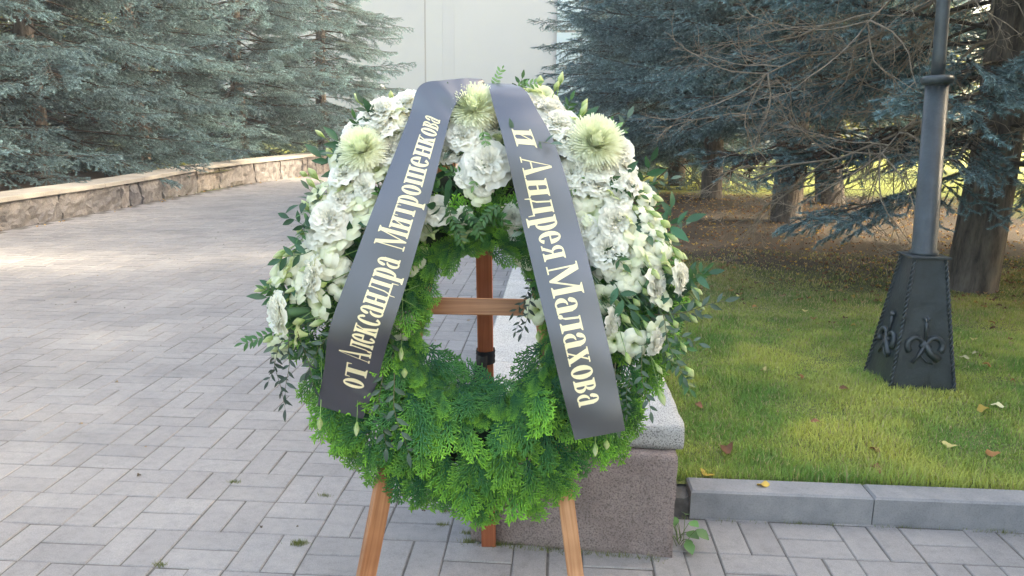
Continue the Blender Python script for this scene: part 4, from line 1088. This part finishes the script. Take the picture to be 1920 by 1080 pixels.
# ---- ribbons
def catmull(P, n):
    P = [np.array(p, float) for p in P]; P = [2 * P[0] - P[1]] + P + [2 * P[-1] - P[-2]]; out = []
    for i in range(1, len(P) - 2):
        for k in range(n):
            t = k / n; a, b, c, d = P[i - 1], P[i], P[i + 1], P[i + 2]
            out.append(.5 * ((2 * b) + (c - a) * t + (2 * a - 5 * b + 4 * c - d) * t * t + (3 * b - a - 3 * c + d) * t ** 3))
    out.append(P[-2]); return np.array(out)
class Ribbon:
    def __init__(s, rungs, name, label):
        # rung: (lx, ly, rx, ry, offL, offR)
        s.K = catmull(rungs, 10); s.n = len(s.K)
        s.L = [WP(k[0], k[1], k[4] + .022) for k in s.K]; s.Rr = [WP(k[2], k[3], k[5] + .022) for k in s.K]
        s.cy = np.array([(k[1] + k[3]) / 2 for k in s.K])
        mb = MB(); nu = 8; V = []; Q = []
        for sgn in (0, 1):
            for i in range(s.n):
                for u in range(nu + 1): V.append(tuple(s.pt(i, u / nu, -.0007 * sgn)))
        def a(i, u, g): return g * s.n * (nu + 1) + i * (nu + 1) + u
        for i in range(s.n - 1):
            for u in range(nu):
                Q.append((a(i, u, 0), a(i + 1, u, 0), a(i + 1, u + 1, 0), a(i, u + 1, 0))); Q.append((a(i, u, 1), a(i, u + 1, 1), a(i + 1, u + 1, 1), a(i + 1, u, 1)))
        mb.add(V, quads=Q)
        for u in (0, 1):      # hemmed edge
            V = []
            for i in range(s.n): V += [tuple(s.pt(i, u, 0)), tuple(s.pt(i, u, -.0007))]
            mb.add(V, quads=[(2 * i, 2 * i + 1, 2 * i + 3, 2 * i + 2) for i in range(s.n - 1)])
        V = []
        for u in range(nu + 1): V += [tuple(s.pt(s.n - 1, u / nu, 0)), tuple(s.pt(s.n - 1, u / nu, -.0007))]
        mb.add(V, quads=[(2 * i, 2 * i + 1, 2 * i + 3, 2 * i + 2) for i in range(nu)])
        me = mb.mesh(name, M_RIBBON, True)
        s.o = obj(name, me); tag(s.o, label, 'ribbon', 'printed mourning ribbons on the wreath')
    def pt(s, i, u, h=0.0):
        """i: float index along, u: 0 left edge .. 1 right edge, h: height over the satin"""
        i = max(0, min(s.n - 1.001, i)); j = int(i); f = i - j
        L = s.L[j].lerp(s.L[j + 1], f); Rg = s.Rr[j].lerp(s.Rr[j + 1], f)
        p = L.lerp(Rg, u) + NRM * (0.004 * math.sin(math.pi * u) + .0028 * math.sin(i * .27 + u * 2.2) + .0012 * math.sin(i * .61 - u * 3.1 + 1))
        return p + NRM * h
    def idx(s, y):
        return float(np.interp(y, s.cy, np.arange(s.n)))
rL = Ribbon([(903,148,909,156,.10,.10),(872,147,893,166,.125,.135),(832,150,866,183,.145,.155),(787,162,848,208,.145,.165),(764,225,836,252,.155,.175),(716,350,807,372,.180,.185),(667,478,769,509,.195,.185),(621,605,728,640,.190,.170),(608,690,706,718,.150,.120),(600,730,692,757,.128,.098),(596,760,680,786,.100,.066)],
    'mourning_ribbon', 'black satin ribbon with a dark curled end and gold letters reading upwards, left one')
rR = Ribbon([(914,157,962,158,.10,.10),(919,174,984,168,.160,.155),(929,212,1003,200,.185,.18),(946,272,1044,279,.195,.185),(984,440,1085,420,.180,.175),(1020,590,1123,570,.185,.185),(1052,725,1153,703,.185,.185),(1078,825,1172,807,.170,.170)],
    'mourning_ribbon', 'black satin ribbon with gold letters reading downwards, right half of the wreath')

# lettering: bold high-contrast serif, built from stems, hairlines, serifs and bowls (cap height 1, x-height .7)
XH, SW, TW, SF = .70, .185, .062, .078
def rect(x0, y0, x1, y1): return [(x0, y0), (x1, y0), (x1, y1), (x0, y1)]
def stem_(x, y0, y1, b=True, t=True, wd=SW):
    P = [rect(x, y0, x + wd, y1)]
    if b: P.append([(x - SF, y0), (x + wd + SF, y0), (x + wd + SF, y0 + .035), (x + wd, y0 + .075), (x, y0 + .075), (x - SF, y0 + .035)])
    if t: P.append([(x - SF, y1), (x - SF, y1 - .035), (x, y1 - .075), (x + wd, y1 - .075), (x + wd + SF, y1 - .035), (x + wd + SF, y1)])
    return P
def arc(cx, cy, rx, ry, a0, a1, th=SW, tn=TW, n=20):
    """stroke fat at the sides, thin at top and bottom"""
    P = []
    for k in range(n):
        q = []
        for a in (a0 + (a1 - a0) * k / n, a0 + (a1 - a0) * (k + 1) / n):
            c, s_ = math.cos(R(a)), math.sin(R(a)); q.append(((cx + rx * c, cy + ry * s_), (cx + (rx - th) * c, cy + (ry - tn) * s_)))
        P.append([q[0][0], q[1][0], q[1][1], q[0][1]])
    return P
def ball(cx, cy, r_): return [[(cx + r_ * math.cos(t), cy + r_ * math.sin(t)) for t in np.linspace(0, 2 * math.pi, 13)[:-1]]]
def diag(x0, y0, x1, y1, wd): return [[(x0, y0), (x0 + wd, y0), (x1 + wd, y1), (x1, y1)]]
def srf(x0, x1, y, up): return [[(x0, y), (x1, y), (x1 - .01, y + (.045 if up else -.045)), (x0 + .01, y + (.045 if up else -.045))]]
G = {}
G['о'] = (arc(.27, .35, .26, .36, 0, 360), .54)
G['с'] = (arc(.27, .35, .26, .36, 48, 318) + ball(.405, .555, .07), .50)
G['е'] = (arc(.27, .35, .26, .36, 0, 322) + [rect(.10, .345, .52, .395)], .54)
G['а'] = (stem_(.32, .03, .52, False, False) + arc(.27, .50, .215, .21, -8, 172, .165, .05) + ball(.125, .51, .075) + arc(.25, .20, .22, .21, 80, 300, .15, .05) + [[(.32, .10), (.36, 0), (.56, 0), (.56, .04), (.485, .07), (.485, .12)]], .55)
G['т'] = (stem_(.215, 0, XH, True, False) + [rect(.02, XH - .05, .575, XH)] + [[(.02, XH), (.07, XH), (.045, XH - .17), (.02, XH - .17)], [(.525, XH), (.575, XH), (.575, XH - .17), (.55, XH - .17)]], .60)
G['л'] = (stem_(.36, 0, XH, True, True) + [rect(.12, XH - .05, .45, XH)] + [[(.16, XH), (.23, XH), (.19, .22), (.10, .04), (.06, .04), (.12, .2)]] + ball(.075, .075, .075), .62)
G['к'] = (stem_(.08, 0, XH) + [[(.20, .30), (.40, XH - .05), (.47, XH - .05), (.27, .30)], [(.24, .42), (.38, .0), (.57, .0), (.36, .46)], [(.24, .30), (.24, .42), (.36, .46), (.33, .36)]] + srf(.34, .56, XH - .045, True) + srf(.36, .63, 0, True), .63)
G['н'] = (stem_(.08, 0, XH) + stem_(.42, 0, XH) + [rect(.2, .325, .45, .38)], .68)
G['д'] = ([rect(.39, .03, .39 + SW, XH)] + [rect(.14, XH - .05, .62, XH)] + [[(.18, XH), (.24, XH), (.20, .2), (.13, .03), (.07, .03), (.14, .2)]] + [rect(.02, 0, .66, .055)] + [[(.02, .05), (.07, .05), (.05, -.16), (.02, -.16)], [(.61, .05), (.66, .05), (.66, -.16), (.63, -.16)]], .70)
G['р'] = (stem_(.08, -.26, XH, True, True) + arc(.30, .35, .26, .36, -118, 118), .60)
G['и'] = (stem_(.08, 0, XH) + stem_(.42, 0, XH) + [[(.2, .12), (.45, .55), (.45, .63), (.2, .2)]], .68)
G['ш'] = (stem_(.08, 0, XH) + stem_(.40, 0, XH) + stem_(.72, 0, XH) + [rect(.2, 0, .76, .05)], .97)
G['в'] = (stem_(.08, 0, XH, True, True) + arc(.28, .525, .20, .175, -90, 90, .14, .05) + arc(.28, .19, .25, .19, -90, 90, .155, .05) + [rect(.2, 0, .29, .05), rect(.2, XH - .05, .29, XH), rect(.2, .335, .30, .385)], .57)
G['я'] = (stem_(.38, 0, XH, True, True) + arc(.32, .50, .24, .20, 90, 270, .15, .05) + [rect(.31, XH - .05, .42, XH), rect(.31, .30, .42, .35)] + [[(.25, .33), (.36, .33), (.17, .02), (.04, .02)]] + srf(-.01, .2, 0, True), .62)
G['х'] = ([[(.05, XH), (.23, XH), (.53, 0), (.35, 0)], [(.42, XH - .02), (.48, XH - .02), (.15, .02), (.09, .02)]] + srf(0, .29, XH - .045, True) + srf(.34, .56, XH - .045, True) + srf(.02, .24, 0, True) + srf(.28, .59, 0, True), .60)
G['А'] = ([[(.32, 1), (.42, 1), (.76, .02), (.56, .02)], [(.30, .93), (.345, 1), (.14, .02), (.08, .02)]] + [rect(.17, .30, .60, .35)] + srf(.0, .26, 0, True) + srf(.46, .85, 0, True), .86)
G['М'] = ([[(.10, 0.02), (.15, 0.02), (.15, .98), (.10, .98)], [(.06, 1), (.26, 1), (.53, .18), (.44, 0)], [(.44, 0), (.50, 0.0), (.78, .85), (.78, 1)]] + stem_(.74, 0, 1.0, True, True) + srf(.0, .26, 0, True) + srf(.0, .16, .955, True), 1.0)
def clip_bands(P, ax, step):
    out = []; lo = min(p[ax] for p in P); hi = max(p[ax] for p in P); k = math.floor(lo / step)
    def cut(poly, val, keep_above):
        res = []
        for a, b in zip(poly, poly[1:] + poly[:1]):
            ia = (a[ax] >= val) == keep_above; ib = (b[ax] >= val) == keep_above
            if ia: res.append(a)
            if ia != ib:
                t = (val - a[ax]) / (b[ax] - a[ax]); res.append(tuple(a[i] + (b[i] - a[i]) * t for i in (0, 1)))
        return res
    while k * step < hi:
        q = cut(list(P), k * step, True)
        if len(q) > 2: q = cut(q, (k + 1) * step, False)
        if len(q) > 2: out.append(q)
        k += 1
    return out
def lay(rb, words, up_left, base_u, cap_u):
    """words: (text, y_start, y_end) along the centre line; letters stand towards the left or the right edge"""
    for text, ya, yb in words:
        tot = sum(G[ch][1] for ch in text); x = 0; ia, ib = rb.idx(ya), rb.idx(yb)
        for ch in text:
            polys, adv = G[ch]; mb = MB(); kk = 0
            for P in polys:
                for P1 in clip_bands(P, 1, .12):
                  for P2 in clip_bands(P1, 0, .2):
                    V = []
                    for (gx, gy) in P2:
                        i = ia + (ib - ia) * (x + gx) / tot; u = base_u + (cap_u - base_u) * gy
                        V.append(tuple(rb.pt(i, u, .0011 + kk * .00004)))
                    f = list(range(len(V))); mb.add(V, ngons=[f])
                kk += 1
            o = mb.build('letter', M_FOIL, rb.o); x += adv
lay(rL, [('от', 724, 680), ('Александра', 673, 480), ('Митрошенкова', 464, 217)], True, .79, .23)
lay(rR, [('и', 243, 277), ('Андрея', 296, 485), ('Малахова', 495, 758)], False, .23, .79)

# ------------------------------------------------------------------ grass, fallen leaves, weeds
def blades(name, n, xr, yr, dens, hgt, seed, mat, colf, label, zf=LAWN_Z):
    r = np.random.default_rng(seed); X = r.uniform(*xr, n * 3); Y = r.uniform(*yr, n * 3) 
    keep = dens(X, Y, r); X = X[keep][:n]; Y = Y[keep][:n]; m = len(X)
    Zn = np.array([0.03 * noise.noise(Vector((a * .8, b * .8, 3))) for a, b in zip(X, Y)])
    H = hgt(X, Y, r); az = r.uniform(0, 6.28, m); ln = r.uniform(.1, .9, m); w_ = r.uniform(.0012, .0024, m) * (1 + (Y - 3) * .25)
    D = np.stack([np.cos(az), np.sin(az)], 1); S = np.stack([-np.sin(az), np.cos(az)], 1)
    V = np.zeros((m, 5, 3)); B = np.stack([X, Y, LAWN_Z + Zn - .004], 1)
    for k, (f, wf) in enumerate(((0, 1), (.55, .8))):
        off = D * (ln * H * f ** 2)[:, None]; z = H * f * (1 - .25 * ln * f)
        for j, sg in enumerate((-1, 1)):
            V[:, k * 2 + j, :2] = B[:, :2] + off + S * (sg * w_ * wf)[:, None]; V[:, k * 2 + j, 2] = B[:, 2] + z
    V[:, 4, :2] = B[:, :2] + D * (ln * H)[:, None]; V[:, 4, 2] = B[:, 2] + H * (1 - .3 * ln)
    off = (np.arange(m) * 5)[:, None]; q = (np.array([0, 1, 3, 2])[None] + off); t = (np.array([2, 3, 4])[None] + off)
    C = np.repeat(colf(X, Y, r), 5, axis=0)
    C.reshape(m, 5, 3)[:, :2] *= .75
    mb = MB(); mb.add(V.reshape(-1, 3), tris=t, quads=q, col=C); o = mb.build(name, mat); tag(o, label, 'grass', None, 'stuff'); return o
def vnoise(X, Y, sc, sd): return np.array([noise.noise(Vector((a * sc, b * sc, sd))) for a, b in zip(X, Y)])
def dens_l(X, Y, r):
    p = proj_np(X, Y); ok = (p[0] > 1150) & (p[0] < 2150) & (p[1] < 1120) & (Y > KERB_Y + .13) & (X > BX1 + .03)
    edge = 7.0 + 1.0 * np.sin(X * 1.7) ; fade = np.clip(1 - (Y - edge + .8) / 2.6, 0.10, 1)
    return ok & (r.random(len(X)) < fade * np.clip(1.35 - (Y - 3) * .18, .25, 1))
A_ = np.array(CI)
def proj_np(X, Y, Z=LAWN_Z):
    P = np.stack([X, Y, np.full_like(X, Z), np.ones_like(X)], 1) @ A_.T; return 960 + FPX * P[:, 0] / -P[:, 2], 540 - FPX * P[:, 1] / -P[:, 2]
def hg(X, Y, r): n = vnoise(X, Y, 2.2, 1); return (.024 + .020 * n + .03 * np.exp(-(Y - KERB_Y - .1) / .10)) * r.uniform(.5, 1.6, len(X)) * np.clip(1.3 - (Y - 3) * .08, .6, 1.2)
def cg(X, Y, r):
    a = vnoise(X, Y, 1.6, 5)[:, None]; b = vnoise(X, Y, 5.0, 9)[:, None]; f = np.clip(.5 + a * 1.1 + b * .6, 0, 1)
    g1 = np.array((.20, .37, .09)); g2 = np.array((.56, .60, .17)); st = np.array((.50, .43, .24))
    c = g1 * (1 - f) + g2 * f; dry = (r.random(len(X)) < .10 + .25 * np.clip((Y - 4.5) / 2, 0, 1))[:, None]
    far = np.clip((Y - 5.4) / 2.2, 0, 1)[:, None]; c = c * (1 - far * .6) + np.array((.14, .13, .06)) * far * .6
    return np.where(dry, st, c) * r.uniform(.75, 1.2, len(X))[:, None]
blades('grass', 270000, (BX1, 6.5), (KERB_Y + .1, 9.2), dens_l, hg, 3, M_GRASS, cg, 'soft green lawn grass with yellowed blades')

def leaf_flat(seed, pts_=5, L=.07):
    r = np.random.default_rng(seed); mb = MB(); n = 18; V = [(0, 0, .006)]; T = []
    for k in range(n):
        a = 2 * math.pi * k / n; rr = L / 2 * (1 - .28 * abs(math.sin(a * pts_ / 2)) if pts_ > 1 else (1 - .45 * abs(math.sin(a))))
        V.append((rr * math.cos(a) * 1.15, rr * math.sin(a) * .9, .006 + .010 * math.sin(a * 2 + seed) + r.normal(0, .0015)))
    for k in range(n): T.append((0, 1 + k, 1 + (k + 1) % n))
    V += [(-L * .55, -.001, .004), (-L * .55, .001, .004), (-L * .95, .004, .010)]; T.append((n + 1, n + 2, n + 3))
    mb.add(V, tris=T); return mb
def leafcol(mb, col, nm):
    mb.c = [np.ones_like(c) * np.array(col) for c in mb.c]; return mb.mesh(nm, M_FALLEN)
YEL = [leafcol(leaf_flat(s, p), c, 'fallen_leaf') for s, p, c in ((1, 5, (.62, .42, .10)), (2, 1, (.66, .54, .22)), (3, 5, (.42, .20, .08)), (4, 1, (.24, .11, .06)), (5, 1, (.70, .62, .36)))]
rl = random.Random(4)
spec = [(1845, 768, 0, 1.35, 'large yellow fallen leaf on the grass, front right of the lamp post'), (1870, 760, 4, 1.0, 'pale fallen leaf lying beside the large yellow leaf right of the lamp post'),
 (1830, 662, 4, 1.0, 'pale yellow fallen leaf standing up just right of the lamp post'), (1808, 670, 4, .9, 'pale fallen leaf touching the right foot of the lamp post'), (1850, 684, 2, 1.1, 'orange fallen leaf behind the pale pair right of the lamp post'),
 (1825, 636, 1, .9, 'small cream fallen leaf, topmost of those right of the lamp post'), (1432, 694, 1, 1.1, 'lone yellow fallen leaf curled up in the middle of the lawn'), (1500, 706, 2, .9, 'orange fallen leaf in the middle of the lawn, right of the curled yellow one'),
 (1310, 760, 3, 1.1, 'brown fallen leaf on the lawn just behind the granite end block'), (1640, 845, 3, 1.3, 'rusty brown fallen leaf in the front lawn, left of the big brown one'), (1640, 880, 3, 1.6, 'biggest brown fallen leaf, near the kerb joint'),
 (1365, 840, 3, 1.9, 'dark brown crumpled leaf by the kerb behind the end block'), (1325, 890, 0, 1.2, 'yellow fallen leaf between the end block and the kerb end'), (1430, 910, 0, 1.0, 'amber fallen leaf on the grass right at the back edge of the kerb'),
 (1530, 790, 3, .8, 'small brown fallen leaf in the lawn centre'), (1583, 728, 3, .9, 'brown fallen leaf left of the lamp post base'), (1780, 835, 1, 1.0, 'straw coloured fallen leaf below the lamp post base'), (1860, 850, 2, 1.1, 'rusty fallen leaf in the front right corner of the lawn'),
 (1385, 555, 1, .8, 'pale yellow fallen leaf beside the right flowers of the wreath'), (1415, 575, 2, .8, 'orange fallen leaf where the grass turns brown'), (1510, 583, 1, .9, 'yellow fallen leaf on thin grass left of the lamp post'), (1525, 597, 2, .9, 'orange fallen leaf just below the yellow one on thin grass'),
 (1600, 610, 0, .9, 'yellow fallen leaf close to the left side of the lamp post'), (1860, 605, 2, .9, 'orange leaf on the brown litter right of the lamp post'), (1470, 500, 0, .8, 'yellow leaf on the brown ground in front of the dark trunk'), (1560, 545, 0, .8, 'yellow leaf on the bare brown ground left of the post')]
for px, py, k, sc, lb in spec:
    p = gp(px, py, LAWN_Z + .03); o = obj('fallen_leaf', YEL[k], None, Matrix.Translation(p) @ Matrix.Rotation(rl.random() * 6, 4, 'Z') @ Matrix.Rotation(rl.uniform(-.5, .5), 4, 'X') @ Matrix.Scale(sc * .8, 4))
    tag(o, lb, 'leaf', 'leaves fallen on the lawn')
# litter under the trees: joined, nobody could count it
mb = MB(); arr = []
for k in range(6500):
    X = rl.uniform(1.3, 11); Y = rl.uniform(4.3, 17)
    if Y < 6.4 and rl.random() < .88: continue
    sd = rl.randrange(1, 99); a = leaf_flat(sd % 7 + 1, rl.choice((1, 5)), rl.uniform(.022, .055)) if k < 24 else None
    if a is not None: arr.append(a.arrays()); 
    v, t, q, c = arr[k % len(arr)]
    M = np.array(Matrix.Translation((X, Y, LAWN_Z + .018 + .03 * noise.noise(Vector((X * .8, Y * .8, 3))))) @ Matrix.Rotation(rl.random() * 6, 4, 'Z') @ Matrix.Rotation(rl.uniform(-.4, .4), 4, 'X'))
    mb.add(v @ M[:3, :3].T + M[:3, 3], tris=t, col=rl.choice(((.5, .33, .08), (.38, .2, .07), (.22, .10, .05), (.16, .08, .05), (.45, .3, .16))))
tag(mb.build('leaf_litter', M_FALLEN), 'scattered yellow and brown leaf litter under the spruces', 'leaf litter', None, 'stuff')

# moss and tiny blades in the joints by the kerb, the end block and here and there between pavers; small bits of bark
mb = MB()
def tuftlet(x, y, n, h, sp):
    for _ in range(n):
        a = rl.random() * 6.28; b = (x + rl.gauss(0, sp), y + rl.gauss(0, sp * .4)); hh = h * rl.uniform(.4, 1.2); w_ = .0012
        mb.add([(b[0] - w_, b[1], -.004), (b[0] + w_, b[1], -.004), (b[0] + hh * .6 * math.cos(a), b[1] + hh * .6 * math.sin(a), hh)], tris=[(0, 1, 2)], col=rl.choice(((.16, .2, .06), (.22, .22, .09), (.12, .15, .05))))
for k in range(26): tuftlet(rl.uniform(BX1 + .1, 3.2), KERB_Y - .012, rl.randrange(6, 22), .014, .03)
for k in range(22): t_ = rl.random(); tuftlet(BL.x + (BR.x - BL.x) * t_, BL.y + (BR.y - BL.y) * t_ - .02, rl.randrange(10, 40), .018, .025)
for px, py in ((835, 960), (830, 985), (560, 1018), (555, 1022), (565, 1019), (920, 1020), (930, 1022), (1690, 985), (440, 905), (610, 930), (300, 1060), (880, 1016), (877, 1000)): g0 = gp(px, py); tuftlet(g0.x, g0.y, 60, .016, .014)
tag(mb.build('joint_moss', M_GRASS), 'sparse moss and tiny grass blades in the paving joints', 'moss', None, 'stuff')
mb = MB()
for k in range(260):
    x, y = rl.uniform(-5, 1.0), rl.uniform(2.2, 12); 
    if x > BX0 - .03 and y > BY0 - .1: continue
    if k % 3 == 0: f = rl.random() ** .6; p_w, _h = wall_at(f * seg[-1]); x, y = p_w.x + rl.uniform(.03, .25), p_w.y
    M = np.array(Matrix.Translation((x, y, .002)) @ Matrix.Rotation(rl.random() * 6, 4, 'Z')); sz = rl.uniform(.008, .02) if k % 3 else rl.uniform(.03, .06)
    v, t, q, c = arr[k % len(arr)]; v = v / .04 * sz
    mb.add(v @ M[:3, :3].T + M[:3, 3], tris=t, col=rl.choice(((.10, .07, .04), (.25, .16, .07), (.06, .045, .035))) if k % 3 else rl.choice(((.5, .33, .1), (.35, .2, .07), (.2, .1, .05))))
tag(mb.build('path_litter', M_FALLEN), 'tiny scraps of bark and dry leaves strewn on the pavers and along the wall foot', 'leaf litter', None, 'stuff')
# weed at the corner of the end block
wd = empty('weed', gp(1272, 1025)); tag(wd, 'small weed with broad green leaves at the right foot of the granite end block', 'plant')
for k in range(15):
    a = rl.random() * 6.28; base = gp(1272 + rl.uniform(-8, 12), 1028 - rl.uniform(0, 20)); h_ = rl.uniform(.02, .10)
    mb = MB(); e = base + Vector((.04 * math.cos(a), .03 * math.sin(a), h_)); tube(mb, [base, base.lerp(e, .5) + Vector((0, 0, .01)), e], .0012, 4, (.14, .22, .08), cap=False)
    leaf_geo(mb, e, (math.cos(a), math.sin(a) - .4, rl.uniform(-.4, .3)), (0, -.4, 1), rl.uniform(.035, .06), rl.uniform(.03, .045), np.array((.11, .25, .07)) * rl.uniform(.7, 1.3), fold=.15); mb.build('leaf', M_LEAF, wd)
print('objects', len(bpy.data.objects), 'tris', sum(len(m.loops) - 2 * len(m.polygons) for m in bpy.data.meshes))
